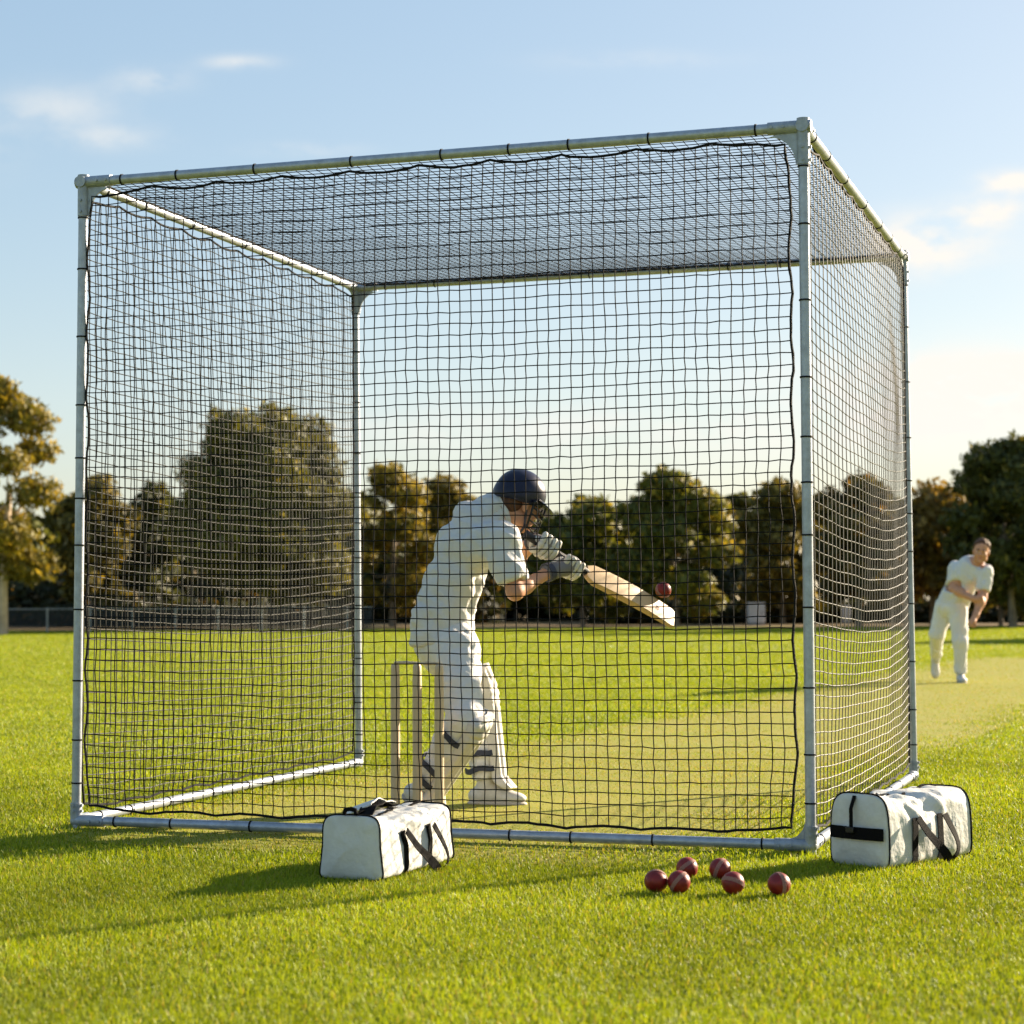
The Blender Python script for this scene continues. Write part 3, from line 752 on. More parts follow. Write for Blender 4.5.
# shirt
B = Blob(.045)
flat = (FD, .90)
B.path([at(442, 645, 8.78), at(442, 622, 8.78), waist, spine, chest, upper], [.143, .134, .124, .122, .112, .092], .04, flat)
B.cap(chest + V((0, 0, .0)), shL, .096, .058, .03); B.cap(chest, shR, .118, .076, .03); B.cap(upper, neck, .100, .084, .03)
B.cap(shL, upper, .055, .075, .03)
hemR = shR.lerp(elR, .80); hemL = shL.lerp(elL, .78)
B.cap(shR, hemR, .078, .066, .03); B.cap(shL, hemL, .058, .060, .03)
nd = (HC - neck).normalized()
B.cut(neck + nd * .045, nd, .2); B.cut(hemR, elR - shR, .13)
mid = at(441, 642, 8.78); B.cut(mid, V((.10, 0, -1)))
def shirt_wob(vs):
    f1 = folds(.018, 8.0, (.45, .1, .9), 3.2, 1.0)(vs); f2 = folds(.012, 17.0, (.7, 0, -.7), 3.0, 4.0)(vs)
    return f1 * .8 + f2 + creases(.013, 7., (.8, .1, .55), 3.5, 3.)(vs) + creases(.011, 9., (.25, 0, -.95), 4., 8.)(vs) - .001
shirt = B.build('shirt', .0075, M['white_shirt'], batter, wob=shirt_wob)
# collar
B = Blob(.02); cdir = nd; r1 = frame(cdir, FD)
m = MB(); ring = []
for i in range(24):
    q = 2 * math.pi * i / 24; ring.append(neck + nd * .050 + (r1 @ V((0, math.cos(q), math.sin(q)))) * (.074 + .008 * math.sin(q)))
m.tube(ring, .0125, 8, False, closed=True); m.build('collar', M['white_shirt'], shirt)
# trousers
B = Blob(.035)
B.ell(at(447, 648, 8.80), (.122, .140, .105), frame(FD), .035); B.ell(at(441, 644, 8.78), (.085, .11, .085), frame(FD), .035)
B.path([at(444, 624, 8.78), at(446, 642, 8.78)], [.114, .122], .035, (FD, .92))
B.path([hipL, kneeL], [.100, .070], .04); B.path([kneeL, kneeL.lerp(ankL, .35), kneeL.lerp(ankL, .92)], [.072, .068, .058])
B.path([hipR, kneeR], [.098, .072], .04); B.path([kneeR, kneeR.lerp(ankR, .35), kneeR.lerp(ankR, .92)], [.076, .072, .058])
B.cut(at(443, 625, 8.78), UP); B.cut(kneeL.lerp(ankL, .95), ankL - kneeL, .15); B.cut(kneeR.lerp(ankR, .95), ankR - kneeR, .15)
trs = B.build('trousers', .0075, M['white_cloth'], batter, wob=lambda v: folds(.013, 8, (.2, 0, 1), 2.6, 7.)(v) + folds(.009, 18, (.5, .2, .8), 3, 3.)(v) + creases(.011, 9., (.7, .1, .5), 3.5, 5.)(v) + creases(.009, 11., (.9, 0, -.3), 3.5, 9.)(v) - .001)
# waistband
m = MB(); ring = []
wc = at(443, 634, 8.78); fr = frame(FD)
for i in range(40):
    q = 2 * math.pi * i / 40; ring.append(wc + fr @ V((.118 * math.cos(q), .133 * math.sin(q), .0)))
m.ribbon(ring + [ring[0]], UP, .032, .006); m.build('waistband', M['white_cloth'], trs)
# shoes: front foot flat, back foot up on its toes
toeL = at(524, 799, 8.98); shoe('shoe', V((ankL.x, ankL.y, .092)), V((.92, -.25, 0)), UP, batter)
ab = gnd(425, 806); toeR = gnd(456, 817)
shoe('shoe', V((ankR.x, ankR.y, .125)) + V((-.01, 0, 0)), V((.62, -.62, -.42)), V((.3, -.3, .9)), batter)
# leg pads
def leg_pad(knee, ank, hip, fwd, ext, seed):
    a = (knee - ank).normalized(); f = V(fwd); f = (f - a * f.dot(a)).normalized(); s_ = a.cross(f)
    root_len = (knee - ank).length
    thd = (hip - knee).normalized()
    def P(t, ph, off):         # t: 0 ankle .. 1 knee .. 1+ext above the knee
        if t <= 1: c = ank.lerp(knee, t); ff = f
        else:
            b = min(1, (t - 1) / .25); dirn = (a * (1 - b * .45) + thd * b * .45).normalized(); c = knee + dirn * ((t - 1) * root_len); ff = (f + (f - dirn * f.dot(dirn)) * .6).normalized()
        r = (.062 if seed == 1 else .056) + .016 * min(1, max(0, t)) + .04 * max(0, .06 - t) / .16 + (.002 * math.exp(-((t - 1) / .10) ** 2))
        return c + (ff * math.cos(ph) + s_ * math.sin(ph)) * (r + off)
    m = MB(); nT, nP = 60, 49; phm = R(78); out, inn = [], []
    for i in range(nT + 1):
        t = -.10 + (1 + ext + .10) * i / nT
        top = max(0, (t - 1 - ext * .45) / (ext * .55)); bot = max(0, (.02 - t) / .12)
        lim = phm * (math.sqrt(max(0, 1 - top ** 2 * .85))) * (1 - .25 * bot ** 2)
        for j in range(nP):
            ph = -lim + 2 * lim * j / (nP - 1)
            rib = abs(math.sin(ph / phm * math.pi * 3.5)) ** .6 * .014
            if .86 < t < 1.16: rib = rib * .4 + .009 * abs(math.sin((t - .86) / .10 * math.pi)) ** .6
            edge_ = min(1, (1 - abs(ph) / lim) * 5) if lim > 1e-4 else 0
            out.append(P(t, ph, .012 + (.010 + rib) * edge_)); inn.append(P(t, ph, .002))
    n0 = len(out); fs = []
    for i in range(nT):
        for j in range(nP - 1):
            q = (i * nP + j, i * nP + j + 1, (i + 1) * nP + j + 1, (i + 1) * nP + j); fs.append(q); fs.append(tuple(v + n0 for v in q[::-1]))
        for j in (0, nP - 1):
            q = (i * nP + j, (i + 1) * nP + j, (i + 1) * nP + j + n0, i * nP + j + n0); fs.append(q if j == 0 else q[::-1])
    for i in (0, nT):
        for j in range(nP - 1): q = (i * nP + j, i * nP + j + n0, i * nP + j + 1 + n0, i * nP + j + 1); fs.append(q if i == 0 else q[::-1])
    m.add(out + inn, fs); o = m.build('leg_pad', M['pad'], batter, origin=knee)
    for po in o.data.polygons: po.use_smooth = True
    for t in (.16, .34, .80):
        m = MB(); pts = [P(t + .012 * math.sin(i), R(70) + (R(220)) * i / 18, .019) for i in range(19)]
        m.ribbon(pts, a, .024, .005); m.build('strap', M['navy_strap'], o)
        m = MB(); p = P(t, R(76), .022); m.box(p, (.014, .005, .018), (f, s_, a)); m.build('buckle', M['grille'], o, bevel=.002)
    return o
leg_pad(kneeL, ankL, hipL, V((.86, .2, -.0)), .36, 1); leg_pad(kneeR, ankR, hipR, V((.90, -.18, 0)), .20, 2)
# helmet with peak and grille
hq = lambda x, y, z: HC + HR @ V((x, y, z))
B = Blob(.03); B.ell(hq(-.008, 0, .045), (.118, .101, .104), HR); B.ell(hq(-.04, 0, .012), (.085, .098, .06), HR)
B.cut(hq(-.02, 0, -.004), HR @ V((.10, 0, -1))); B.cut(hq(.10, 0, .012), HR @ V((.9, 0, -.9)))
hel = B.build('helmet', .006, M['helmet'], batter)
m = MB(); vs = []; nq = 21
for k in range(4):
    e = k / 3
    for i in range(nq):
        q = -R(68) + 2 * R(68) * i / (nq - 1); r_ = .112 + .064 * e * math.cos(q) ** .6
        vs.append(hq(-.012 + r_ * math.cos(q) * 1.02, r_ * .92 * math.sin(q), .036 - .040 * e * math.cos(q) - .006 * math.sin(q) ** 2))
up_ = HR @ V((0, 0, .005)); n0 = len(vs); vs2 = [v + up_ for v in vs]; fs = []
for k in range(3):
    for i in range(nq - 1):
        q = (k * nq + i, k * nq + i + 1, (k + 1) * nq + i + 1, (k + 1) * nq + i); fs.append(q[::-1]); fs.append(tuple(v + n0 for v in q))
for i in range(nq - 1): q = (3 * nq + i, 3 * nq + i + 1, 3 * nq + i + 1 + n0, 3 * nq + i + n0); fs.append(q)
m.add(vs2 * 0 + vs + vs2, fs); m.build('peak', M['helmet'], hel)
m = MB()
for z, rr, x0 in ((-.022, .128, .0), (-.050, .128, .0), (-.078, .122, .0), (-.106, .110, -.004)):
    m.tube([hq(-.01 + x0 + rr * math.cos(q) * 1.05, rr * .86 * math.sin(q), z + .012 * (1 - math.cos(q))) for q in [-R(78) + 2 * R(78) * i / 20 for i in range(21)]], .0048, 6)
for yy_ in (-.055, 0, .055): m.tube([hq(-.01 + .132 * math.sqrt(max(0, 1 - (yy_ / .115) ** 2)), yy_, z) for z in (.015, -.022, -.05, -.078, -.106)], .0038, 6)
for sg in (1, -1):
    m.tube([hq(.012, sg * .108, .02), hq(.015, sg * .108, -.03), hq(.018, sg * .104, -.08), hq(.025, sg * .092, -.106)], .005, 6)
    m.ball(hq(.015, sg * .108, .012), .010, 10, 6)
m.build('grille', M['grille'], hel)
m = MB(); m.tube([hq(.0, .085, -.03), hq(.03, .062, -.10), hq(.05, 0, -.125), hq(.03, -.062, -.10), hq(.0, -.085, -.03)], .006, 6); m.build('chin_strap', M['navy_strap'], hel)
B = Blob(.02); B.ell(hq(-.052, 0, -.012), (.058, .079, .062), HR); B.cut(hq(0, 0, -.062), HR @ V((0, 0, -1))); B.build('hair', .008, M['hair'], batter)
# batting gloves: padded finger rolls round the handle, cuffs at the wrists
def glove(cen, wrist, back, seed):
    ax_ = hax; back = V(back); back = (back - ax_ * back.dot(ax_)).normalized(); side = ax_.cross(back)
    if side.z < 0: pass
    B = Blob(.012); B.ell(cen + back * .022, (.050, .024, .044), Matrix((ax_, back, side)).transposed(), .015)
    B.cap(cen + back * .014, wrist, .038, .038, .02)
    B.path([wrist.lerp(cen, .4) - ax_ * .025, cen - ax_ * .046 + back * .002], [.020, .017], .004)
    g = B.build('glove', .006, M['glove_palm'], batter)
    for i in range(4):
        o = cen + ax_ * ((i - 1.5) * .0255); k = (.95, 1.05, 1., .88)[i]; B = Blob(.003)
        B.path([o + back * .040 - side * .030, o + back * .043 - side * .004], [.0135, .0142], .002)
        B.path([o + back * .042 + side * .016, o + back * .034 + side * .034 * k], [.0145, .0138], .002)
        B.path([o + back * .022 + side * .046 * k, o - back * .012 + side * .050 * k], [.0138, .013], .002)
        B.path([o - back * .024 + side * .044 * k, o - back * .032 + side * .016], [.0140, .012], .002)
        B.build('finger_roll', .005, M['glove'], g)
    o = cen - ax_ * .052; B = Blob(.003)
    B.path([wrist.lerp(cen, .5) - ax_ * .036 + back * .01, o + back * .006], [.0175, .0175], .003); B.path([o - back * .012 + side * .004, o - back * .034 + side * .022 + ax_ * .010], [.0165, .014], .003)
    B.build('thumb_roll', .005, M['glove'], g)
    m = MB(); dw = (wrist - cen).normalized(); fr_ = frame(dw, back)
    m.ribbon([wrist + dw * .004 + fr_ @ V((0, math.cos(q) * .039, math.sin(q) * .039)) for q in [2 * math.pi * i / 20 for i in range(21)]], dw, .026, .007); m.build('cuff', M['navy_strap'], g)
    return g
glove(gR, wrR, V((-.25, -.95, .1)), 1); glove(gL, wrL, V((-.25, -.90, .35)), 2)

# ---------------------------------------------------------------- the bat
bat = empty('cricket_bat', bsh, label='tan wooden cricket bat with dark grip held out low by the batter', cat='cricket bat')
fn = V((-.33, -.72, .60)); fn = (fn - bax * fn.dot(bax)).normalized(); bs = bax.cross(fn).normalized()
m = MB(); Lb = (btoe - bsh).length; rows = []
for i in range(31):
    t = i / 30; w = .052 * (min(1, .62 + t * 5.5) if t < .09 else 1) * (1 if t < .96 else math.sqrt(max(.02, 1 - ((t - .96) / .045) ** 2)) * .28 + .72)
    th = .012 + .024 * math.sin(math.pi * min(1, t * .78 + .16)) ; c = bsh + bax * (t * Lb)
    bow = fn * (.008 * math.sin(math.pi * t))
    sec = [(-1, .35), (-.9, .95), (-.5, 1.05), (0, 1.1), (.5, 1.05), (.9, .95), (1, .35), (1, -.5), (.6, -.9), (.12, -1.9), (-.12, -1.9), (-.6, -.9), (-1, -.5)]
    rows.append([c + bow + bs * (a * w) + fn * (b * th * .55) for a, b in sec])
n = len(rows[0]); m.add([p for r_ in rows for p in r_], [(i * n + j, (i + 1) * n + j, (i + 1) * n + (j + 1) % n, i * n + (j + 1) % n) for i in range(30) for j in range(n)] + [tuple(range(n)), tuple(range(30 * n, 31 * n))[::-1]])
bl = m.build('blade', M['willow'], bat)
m = MB(); c0 = bsh + bax * Lb * .70 + fn * .0215
for (da, dbb, r_) in ((0, .012, .024), (.035, .004, .015), (-.03, .02, .010)):
    cc = c0 + bax * da + bs * dbb
    m.add([cc + (bax * math.cos(q) * 1.4 + bs * math.sin(q) * .8) * r_ * (1 + .3 * noise.noise(V((math.cos(q) * 2, math.sin(q) * 2, da * 40)))) + fn * .0012 for q in [2 * math.pi * i / 18 for i in range(18)]], [tuple(range(18))])
m.build('ball_mark', M['smudge'], bl, smooth=False)
m = MB(); m.tube([butt - hax * .03, butt - hax * .026, butt, butt.lerp(bsh, .5), bsh - hax * .01, bsh + bax * .035], [.012, .020, .0185, .0175, .018, .012], 16)
m.build('handle_grip', M['grip'], bat)
#SECTION5
# ---------------------------------------------------------------- the bowler, 21 m away
YB = 21.4
A_ = lambda x, y, dy=0.0: at(x, y, YB + dy)
pel = A_(951, 606); chest = A_(966, 575, -.10); upper = A_(970, 567, -.14); HC = A_(981.3, 551.5, -.26); neck = A_(976, 564, -.2)
s1, s2 = A_(956, 569, .0), A_(985, 572, -.25); e1, w1 = A_(954, 589, -.12), A_(973, 598.5, -.36); e2, w2 = A_(982.5, 597, -.30), A_(976, 615, -.42)
h1, h2 = A_(945, 607, .05), A_(957, 608, -.05); k1, a1 = A_(937, 634, .10), A_(936, 657, .45); k2, a2 = A_(960, 641, -.12), A_(960.5, 674.5, -.05)
hf = V((-.28, -.95, -.16)); HR = frame(hf, V((.12, -.1, 1))); BF = V((-.25, -.95, 0)).normalized()
B = Blob(.03)
B.ell(pel, (.11, .15, .11), frame(BF)); B.path([pel, pel.lerp(chest, .5), chest, upper], [.11, .112, .13, .11], .04, (BF, .8))
B.cap(chest, s1, .10, .062); B.cap(chest, s2, .10, .062); B.cap(upper, neck, .085, .062); B.cap(neck, HC + HR @ V((-.02, 0, -.06)), .062, .058)
head_prims(B, HC, HR)
for (s_, e_, w_, tgt, bk) in ((s1, e1, w1, A_(978, 599, -.38), V((0, -1, .4))), (s2, e2, w2, A_(973.5, 622, -.45), V((-.3, -1, 0)))):
    B.path([s_, e_], [.060, .048]); B.path([e_, e_.lerp(w_, .3), w_], [.047, .049, .032]); fist(B, w_, tgt, V((.3, -.3, .9)) if bk.z else V((.1, -.9, -.2)), bk, 1.2)
for (h_, k_, a_) in ((h1, k1, a1), (h2, k2, a2)): B.path([h_, k_], [.09, .06]); B.path([k_, k_.lerp(a_, .3), a_], [.056, .058, .038])
bow = B.build('person', .009, [M[k] for k in SKIN], None, pel, paint=paint_head(HC, HR))
tag(bow, 'bowler in cricket whites with short brown hair following through on the pitch outside the netting', 'person')
B = Blob(.045); B.path([A_(951, 611), A_(954, 601), pel.lerp(chest, .5), chest, upper], [.150, .150, .145, .150, .112], .05, (BF, .84))
B.cap(chest, s1, .125, .078); B.cap(chest, s2, .125, .078); B.cap(upper, neck, .11, .085, .05)
hm1, hm2 = s1.lerp(e1, .72), s2.lerp(e2, .75); B.cap(s1, hm1, .078, .068, .03); B.cap(s2, hm2, .078, .070, .03)
nd = (HC - neck).normalized(); B.cut(neck + nd * .02 , nd + BF * .45, .13); B.cut(hm1, e1 - s1, .12); B.cut(hm2, e2 - s2, .12); B.cut(A_(950, 606), V((-.25, 0, -1)))
sh = B.build('shirt', .011, M['white_shirt'], bow, wob=lambda v: folds(.013, 9, (.3, 0, .9), 3, 11.)(v) + folds(.007, 18, (-.6, 0, .8), 3, 2.)(v) + creases(.014, 8., (.5, 0, .8), 3.5, 4.)(v) - .001)
m = MB(); r1 = frame(nd, BF); m.tube([neck + nd * .02 - BF * (-.03) * math.sin(q) * 0 + (r1 @ V((-.035 * max(0, math.sin(q)), math.cos(q) * .074, math.sin(q) * .078))) for q in [2 * math.pi * i / 24 for i in range(24)]], .013, 8, False, closed=True); m.build('collar', M['white_shirt'], sh)
B = Blob(.04); B.ell(pel, (.125, .150, .12), frame(BF), .05); B.path([h1, k1, k1.lerp(a1, .9)], [.106, .074, .056], .04); B.path([h2, k2, k2.lerp(a2, .92)], [.106, .076, .062], .04)
B.cut(A_(951, 598), V((.2, 0, 1))); B.cut(k1.lerp(a1, .93), a1 - k1, .17); B.cut(k2.lerp(a2, .95), a2 - k2, .17)
B.build('trousers', .011, M['white_cloth'], bow, wob=lambda v: folds(.011, 8, (.1, 0, 1), 2.4, 17.)(v) + folds(.006, 18, (.4, 0, .9), 3, 5.)(v) + creases(.013, 8., (.6, 0, .6), 3.5, 6.)(v) - .001)
shoe('shoe', V((a2.x, a2.y, .092)), V((-.05, -1, 0)), UP, bow); shoe('shoe', a1 + V((0, 0, -.03)), V((-.05, -.35, -.93)), V((0, -.93, .35)), bow)
q_ = lambda x, y, z: HC + HR @ V((x, y, z))
B = Blob(.02); B.ell(q_(-.024, 0, .052), (.102, .084, .086), HR); B.ell(q_(-.04, 0, .0), (.07, .083, .07), HR)
B.cut(q_(-.03, 0, -.05), HR @ V((-.2, 0, -1))); B.cut(q_(.05, 0, .088), HR @ V((.9, 0, -.9)))
B.build('hair', .007, M['hair'], bow, wob=lambda v: folds(.008, 30, (0, 0, 1), 2, 21.)(v))

# ================================================================== trees beyond the boundary
def leaves_mesh(lobes, size, droop, gold, base_cols, seed, dens, gaps=.35):
    g = np.random.default_rng(seed); P_, Nn, T_ = [], [], []
    for (c, r, w) in lobes:
        r = np.array(r); n = int(dens * w * (r[0] * r[1] + r[1] * r[2] + r[0] * r[2]) * 4.2 / 3)
        u = g.normal(size=(n, 3)); u /= np.linalg.norm(u, axis=1)[:, None]
        ph = g.random(3) * 9
        bump = .86 + .16 * np.sin(u[:, 0] * 5 + ph[0]) * np.sin(u[:, 1] * 5 + ph[1]) + .14 * np.sin(u[:, 2] * 9 + u[:, 0] * 6 + ph[2]) + .07 * np.sin(u[:, 0] * 17 + ph[1]) * np.sin(u[:, 2] * 19 + ph[0])
        rad = (.35 + .65 * g.random(n) ** .42) * bump
        p = np.array(c) + u * rad[:, None] * r
        q = np.sin(p[:, 0] * 4.1 / r[0] ** .3 + ph[0]) * np.sin(p[:, 2] * 4.7 + ph[1]) * np.sin(p[:, 1] * 3.9 + ph[2])
        keep = (g.random(n) > gaps * (.5 + .9 * (q < -.12)))
        p, u2, q = p[keep], u[keep], q[keep]
        P_.append(p); Nn.append(u2); T_.append(q + .5 * g.normal(size=len(p)) + g.normal() * .35)
    P_ = np.concatenate(P_); Nn = np.concatenate(Nn); T_ = np.concatenate(T_); n = len(P_)
    nr = Nn + g.normal(size=(n, 3)) * .75; nr /= np.linalg.norm(nr, axis=1)[:, None]
    a = g.normal(size=(n, 3)); a[:, 2] -= droop; a -= (a * nr).sum(1)[:, None] * nr; a /= np.linalg.norm(a, axis=1)[:, None]
    b = np.cross(nr, a); s = size * (.55 + .9 * g.random(n))[:, None]; asp = .36 if droop > .6 else .5
    vs = np.stack([P_ - a * s, P_ + b * s * asp, P_ + a * s, P_ - b * s * asp], 1).reshape(-1, 3)
    t = np.clip(T_ * .35 + .5, 0, 1)[:, None]; col = np.array(base_cols[0]) * (1 - t) + np.array(base_cols[1]) * t
    au = (g.random(n) < gold * np.clip(.4 + 1.3 * t[:, 0], 0, 1))[:, None]; col = np.where(au, np.array(base_cols[2]) * (.7 + .6 * g.random(n)[:, None]), col)
    c4 = np.concatenate([col, np.ones((n, 1))], 1)
    return vs, np.arange(4 * n), np.repeat(c4, 4, axis=0)
GREEN = [(.05, .066, .014), (.16, .165, .028), (.32, .26, .04)]
OLIVE = [(.06, .060, .014), (.20, .165, .03), (.33, .245, .045)]
DARK = [(.036, .048, .014), (.11, .115, .025), (.22, .18, .03)]
GOLD = [(.08, .08, .014), (.26, .21, .03), (.38, .28, .045)]
TREES = []
def tree(name, label, px, Y, top, hw, kind, cols, seed, bot=600, gold=.12, trunk='bark', dens=1.0, size=.12, group='trees beyond the boundary', lean=0.0):
    r_ = random.Random(seed); s = Y / F_PX; base = V(((px - 512) * s, Y, 0)); H = at(px, top, Y).z; Rr = hw * s; zb_ = max(.3, at(px, bot, Y).z)
    root = empty(name, base, label=label, cat='tree', group=group)
    lobes = []; tips = []
    if kind == 'dome':
        mid = (H + zb_) / 2; hh = (H - zb_) / 2
        lobes.append((base + V((0, 0, zb_ + hh * .92)), (Rr * 1.08, Rr * .95, hh * 1.12), 2.0))
        for q, f, e in ((.4, .84, .40), (2.3, .80, .42), (3.9, .86, .36), (5.2, .78, .42), (1.4, .93, .34)): lobes.append((base + V((Rr * .42 * math.cos(q), Rr * .42 * math.sin(q), zb_ + (H - zb_) * f)), (Rr * e, Rr * e, hh * .34), 1.1))
        for i in range(15):
            q = 2 * math.pi * (i + r_.random() * .5) / 15 * 2.6; f = (i + .5) / 15; z = zb_ + (H - zb_) * (.10 + .62 * f); rr = Rr * (.70 * math.sqrt(max(.05, 1 - (max(0, f - .15)) ** 2)))
            lobes.append((base + V((rr * math.cos(q), rr * math.sin(q), z)), (Rr * .34, Rr * .32, hh * .36 * (1.1 - .3 * f)), .9))
    elif kind == 'gum':
        k = 19 if hw > 60 else 13 if hw > 40 else 9
        for i in range(k):
            f = i / (k - 1); q = i * 2.4 + r_.random(); z = zb_ + (H - zb_) * (.10 + .82 * f); wd = math.sin(math.pi * (.22 + .68 * f)) * .72
            c = base + V((Rr * wd * math.cos(q) + lean * f, Rr * wd * .8 * math.sin(q), z)); e = Rr * (.36 + .18 * r_.random())
            lobes.append((c, (e * 1.15, e, e * .72), 1.0))
    elif kind == 'umbrella':
        for i in range(6): q = i * 1.05; lobes.append((base + V((Rr * .6 * math.cos(q), Rr * .5 * math.sin(q), H - .25 - .1 * r_.random())), (Rr * .42, Rr * .4, .28), 1.0))
    else:                      # round, dense
        mid = (H + zb_) / 2; hh = (H - zb_) / 2
        lobes.append((base + V((0, 0, mid)), (Rr * .72, Rr * .7, hh * .85), 1.0))
        for i in range(12):
            q = i * 2.4; f = (i + .5) / 12; z = zb_ + (H - zb_) * (.08 + .84 * f); rr = Rr * .66 * math.sin(math.pi * (.2 + .68 * f))
            e = Rr * (.30 + .16 * r_.random()); lobes.append((base + V((rr * math.cos(q), rr * math.sin(q), z)), (e, e, e * .85), 1.0))
    vs, f, tint = leaves_mesh(lobes, size * Y / 60, 1.0 if kind in ('dome', 'gum') else .2, gold, cols, seed, dens * (420 if group.startswith('far') else 380) * (60 / Y) ** 2, .26 if kind in ('gum', 'umbrella') else .08)
    np_mesh('crown', vs, f, 4, M['leaf'], root, tuple(base), tint)
    m = MB(); tr = max(.06, H * .017); bend = V((r_.uniform(-.3, .3) * Rr * .4, 0, 0)); zf = H * (.55 if kind != 'umbrella' else .8)
    fork = base + V((bend.x, 0, zf)); m.tube([base - UP * .1, base + V((bend.x * .2, 0, zf * .3)), base + V((bend.x * .7, .0, zf * .7)), fork], [tr * 1.5, tr, tr * .85, tr * .6], 9)
    for (c, rr, w) in lobes[:9]:
        c = V(c); st = base.lerp(fork, .55 + .4 * r_.random()); mm_ = st.lerp(c, .5) + V((0, 0, -.06 * H)); m.tube([st, mm_, c], [tr * .45, tr * .3, tr * .12], 6)
    m.build('trunk', M[trunk], root)
    return root
tree('gum_tree', 'tall open gum tree with golden sunlit clumps left of the cage', 2, 53, 374, 60, 'gum', GOLD, 21, 588, .22, 'bark_pale', 1.3, .12)
tree('leafy_tree', 'olive green tree just left of the left front post, behind the golden gum', 92, 68, 470, 50, 'round', OLIVE, 22, 618, .15)
tree('leafy_tree', 'small round dark tree between the left post and the big dome tree', 150, 70, 476, 40, 'round', DARK, 23, 618, .06)
tree('dome_tree', 'large dome shaped drooping tree seen through the left net, pale trunk under it', 263, 60, 414, 93, 'dome', [(.06, .068, .014), (.20, .19, .032), (.32, .26, .045)], 24, 588, .12, 'bark_pale', 1.25, .115)
tree('gum_tree', 'golden brown gum tree behind the back left post', 392, 64, 463, 50, 'gum', GOLD, 25, 618, .34, 'bark', 1.4)
tree('gum_tree', 'narrow olive gum tree rising behind the batter back', 452, 67, 477, 42, 'gum', OLIVE, 26, 618, .22, 'bark', 1.4)
tree('leafy_tree', 'rounded green tree right behind the gloves of the batter', 583, 64, 497, 60, 'round', GREEN, 27, 618, .14)
tree('leafy_tree', 'tallest yellow green tree above the bat, right of centre', 676, 62, 474, 58, 'gum', [(.06, .08, .016), (.19, .19, .03), (.36, .27, .04)], 28, 618, .2, 'bark', 1.9)
tree('umbrella_tree', 'thin flat topped tree behind the tall yellow green one', 728, 74, 494, 34, 'umbrella', DARK, 29, 518, .02, dens=.8)
tree('leafy_tree', 'dark green tree with golden patches left of the right front post', 782, 66, 487, 52, 'gum', OLIVE, 30, 618, .2, 'bark', 1.9)
tree('leafy_tree', 'dark olive tree seen through the right side net', 858, 60, 468, 58, 'round', [(.05, .05, .014), (.13, .105, .024), (.28, .16, .035)], 31, 618, .2)
tree('leafy_tree', 'brown gold tree between the back right post and the bowler', 932, 62, 483, 58, 'round', [(.075, .06, .014), (.23, .155, .032), (.37, .24, .045)], 32, 618, .28)
tree('gum_tree', 'tall dark green tree with sky gaps above the bowler', 1012, 57, 438, 66, 'gum', DARK, 33, 604, .10, 'bark', 1.5)
tree('leafy_tree', 'low yellow green tree right of the bowler head', 1000, 61, 520, 46, 'round', GREEN, 34, 615, .3)
# darker row behind
for i, (px, tp, hw, lab) in enumerate([(-20, 520, 60, 'dark tree in the far row behind the golden gum'), (60, 512, 55, 'dark tree in the far row left of the left post'), (205, 500, 60, 'dark tree in the far row left of the dome tree'), (345, 505, 55, 'dark tree in the far row right of the dome tree'),
                                (425, 508, 50, 'dark tree in the far row between the two gums left of the batter'), (515, 520, 52, 'dark tree in the far row behind the batter helmet'), (625, 515, 60, 'dark tree in the far row above the bat handle'), (730, 520, 60, 'dark tree in the far row below the flat topped tree'), (820, 508, 55, 'dark tree in the far row right of the right front post'),
                                (895, 510, 50, 'dark tree in the far row behind the back right post'), (975, 505, 60, 'dark tree in the far row behind the bowler'), (1060, 500, 60, 'dark tree in the far row at the right picture edge')]):
    tree('background_tree', lab, px, 80 + 4 * math.sin(i * 2.1), tp - 4, hw * 1.3, 'round', OLIVE if i % 3 == 1 else GREEN, 60 + i, 606, .05, dens=1.0, size=.16, group='far row of dark trees')
for i, (x, y, tp, lab) in enumerate([(-30, 76, 500, 'green tree beyond the left end of the boundary fence'), (-37, 80, 492, 'tall green tree farthest left beyond the fence'), (-24.5, 72, 512, 'low green tree just left of the picture edge behind the fence'), (29, 76, 490, 'green tree past the right picture edge behind the field'), (37, 80, 482, 'tall green tree farthest right behind the field')]):
    tree('background_tree', lab, 512 + x * F_PX / y, y, tp, 95, 'round', GREEN if i % 2 else OLIVE, 120 + i, 608, .08, dens=.7, size=.2, group='trees at the ends of the tree line')
# trees standing right of the frame, whose shadows cross the field
for i, (x, y, h) in enumerate([(27, 52, 9), (33, 47, 11), (24, 66, 8)]):
    s_ = F_PX / y; tree('leafy_tree', ['tree off to the right of the bowler with long shadow', 'tallest tree off to the right of the bowler with long shadow', 'smaller tree off to the far right behind the bowler'][i], 512 + x * s_, y, 596 - (h - .93) * s_, 2.2 * s_, 'round', GREEN, 90 + i, 575, .1, dens=.5, size=.2, group='trees right of the field')
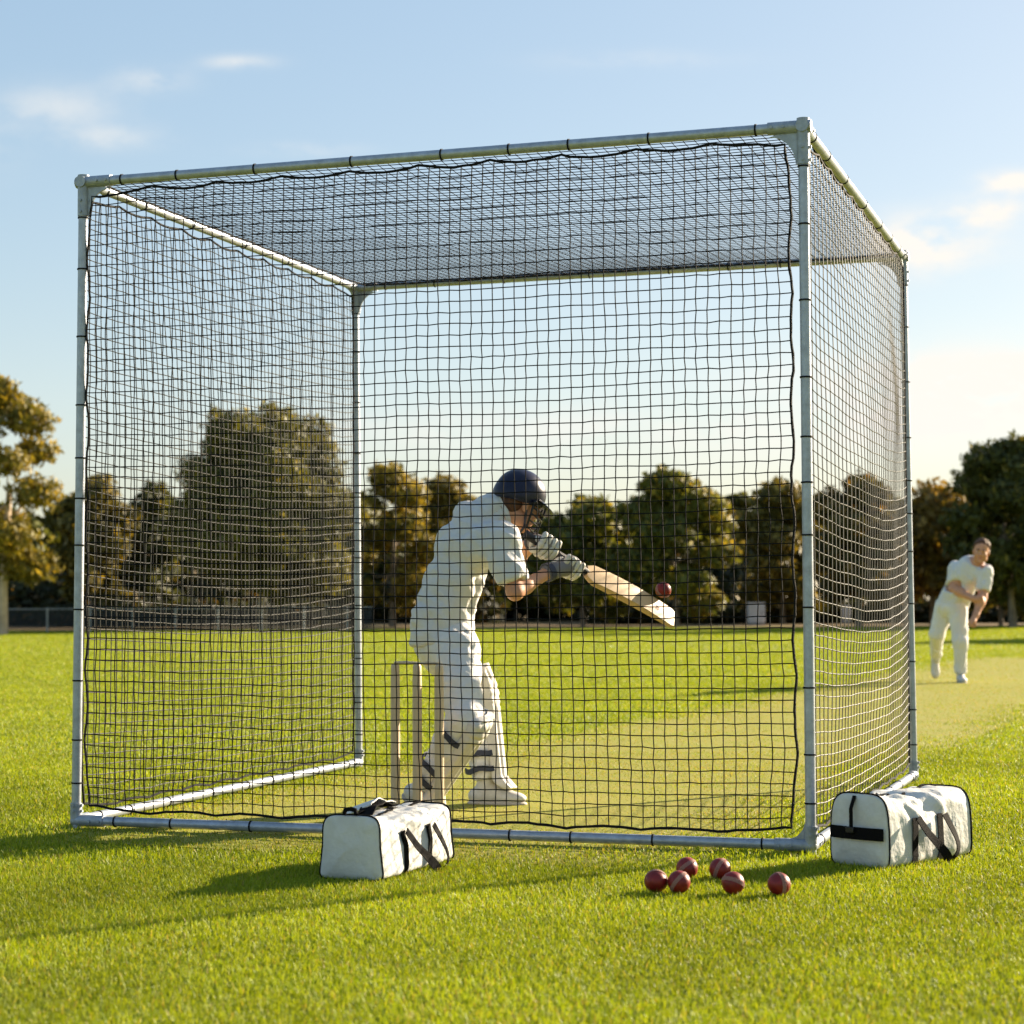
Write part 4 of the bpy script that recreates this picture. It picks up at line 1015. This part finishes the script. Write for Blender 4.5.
# undergrowth that closes the gaps under the crowns
g = np.random.default_rng(5); lob = []
for i in range(440):
    x = -40 + 86 * g.random(); y = 71 + 14 * g.random()
    if -6 < (x) * 2005 / y + 512 - 490 < 130 and y < 78: continue
    lob.append(((x, y, .4 + 1.5 * g.random() ** 1.6), (1.1 + .9 * g.random(), .9, .75 + .65 * g.random()), 1.0))
for i in range(130):
    x = -16 + 36 * g.random(); y = 67 + 3 * g.random(); px_ = x * F_PX / y + 512
    if 372 < px_ < 598 or px_ < 20: continue
    lob.append(((x, y, .2 + .25 * g.random()), (.8 + .6 * g.random(), .6, .35 + .4 * g.random()), 1.0))
vs, f, tint = leaves_mesh(lob, .14, .1, .12, [(.016, .022, .008), (.05, .055, .016), (.16, .10, .03)], 77, 130, .05)
tag(np_mesh('undergrowth', vs, f, 4, M['leaf'], None, (0, 75, 0), tint), kind='stuff')

# ================================================================== boundary fence and the pale boxes
FY = 56.5; s = FY / F_PX; x0, x1 = (-60 - 512) * s, (372 - 512) * s
fence = empty('boundary_fence', V(((x0 + x1) / 2, FY, 0)), label='low dark mesh boundary fence with pale posts along the left edge of the field', cat='fence')
hF = at(48, 609, FY).z
x = (5 - 512) * s
while x > x0: x -= 42.7 * s
while x < x1:
    if x >= x0:
        m = MB(); m.tube([(x, FY - .03, -.1), (x, FY - .03, hF + .02), (x, FY - .03, hF + .035)], [.028, .028, .012], 8); m.build('fence_post', M['post'], fence, origin=(x, FY, 0))
    x += 42.7 * s
m = MB(); m.tube([(x0, FY - .03, hF), (x1, FY - .03, hF)], .014, 6); m.build('top_wire', M['post'], fence, origin=(x0, FY, hF))
m = MB()                      # woven wire panel
k = .085; nx = int((x1 - x0) / k); nzz = int(hF / k)
for i in range(nx + nzz):
    for sg in (1, -1):
        a = i * k - (hF if sg > 0 else 0); p = (a, 0.02) if sg > 0 else (a, hF); q = (a + hF, hF) if sg > 0 else (a + hF, 0.02)
        pa, pb = max(0, p[0]), min(x1 - x0, q[0])
        if pb - pa < .02: continue
        f_ = lambda xx: p[1] + (q[1] - p[1]) * (xx - p[0]) / (q[0] - p[0]); m.tube([(x0 + pa, FY + .003 * sg, f_(pa)), (x0 + pb, FY + .003 * sg, f_(pb))], .011, 4, False)
m.build('wire_mesh', M['mesh'], fence, origin=(x0, FY, 0))
def cabinet(px, py0, py1, wpx, Y, label):
    s = Y / F_PX; b = V(((px - 512) * s, Y, 0)); h = at(px, py0, Y).z; z0 = max(.0, at(px, py1, Y).z); w = wpx * s / 2
    root = empty('equipment_box', b, label=label, cat='box', group='pale equipment boxes by the trees')
    m = MB(); m.box(b + UP * (h / 2 + .04), (w, w * .8, h / 2 - .04)); m.build('box_body', M['cabinet'], root, bevel=.015)
    m = MB(); m.box(b + UP * (h + .012), (w * 1.06, w * .87, .012)); m.build('lid', M['cabinet'], root, bevel=.006)
    m = MB(); m.box(b + UP * .04, (w * .95, w * .76, .04)); m.build('plinth', M['cabinet_dk'], root)
    m = MB(); m.box(b + V((0, -w * .8 - .006, h / 2 + .04)), (w * .82, .006, h / 2 - .11)); dr = m.build('door', M['cabinet'], root, bevel=.004)
    m = MB(); m.box(b + V((w * .6, -w * .8 - .022, h * .55)), (.012, .010, .06)); m.build('handle', M['cabinet_dk'], dr)
cabinet(755, 603, 624, 17, 64, 'larger pale blue white box under the trees left of the right front post')
cabinet(845, 606, 618, 8, 66, 'smaller pale blue white box under the trees behind the right side net')
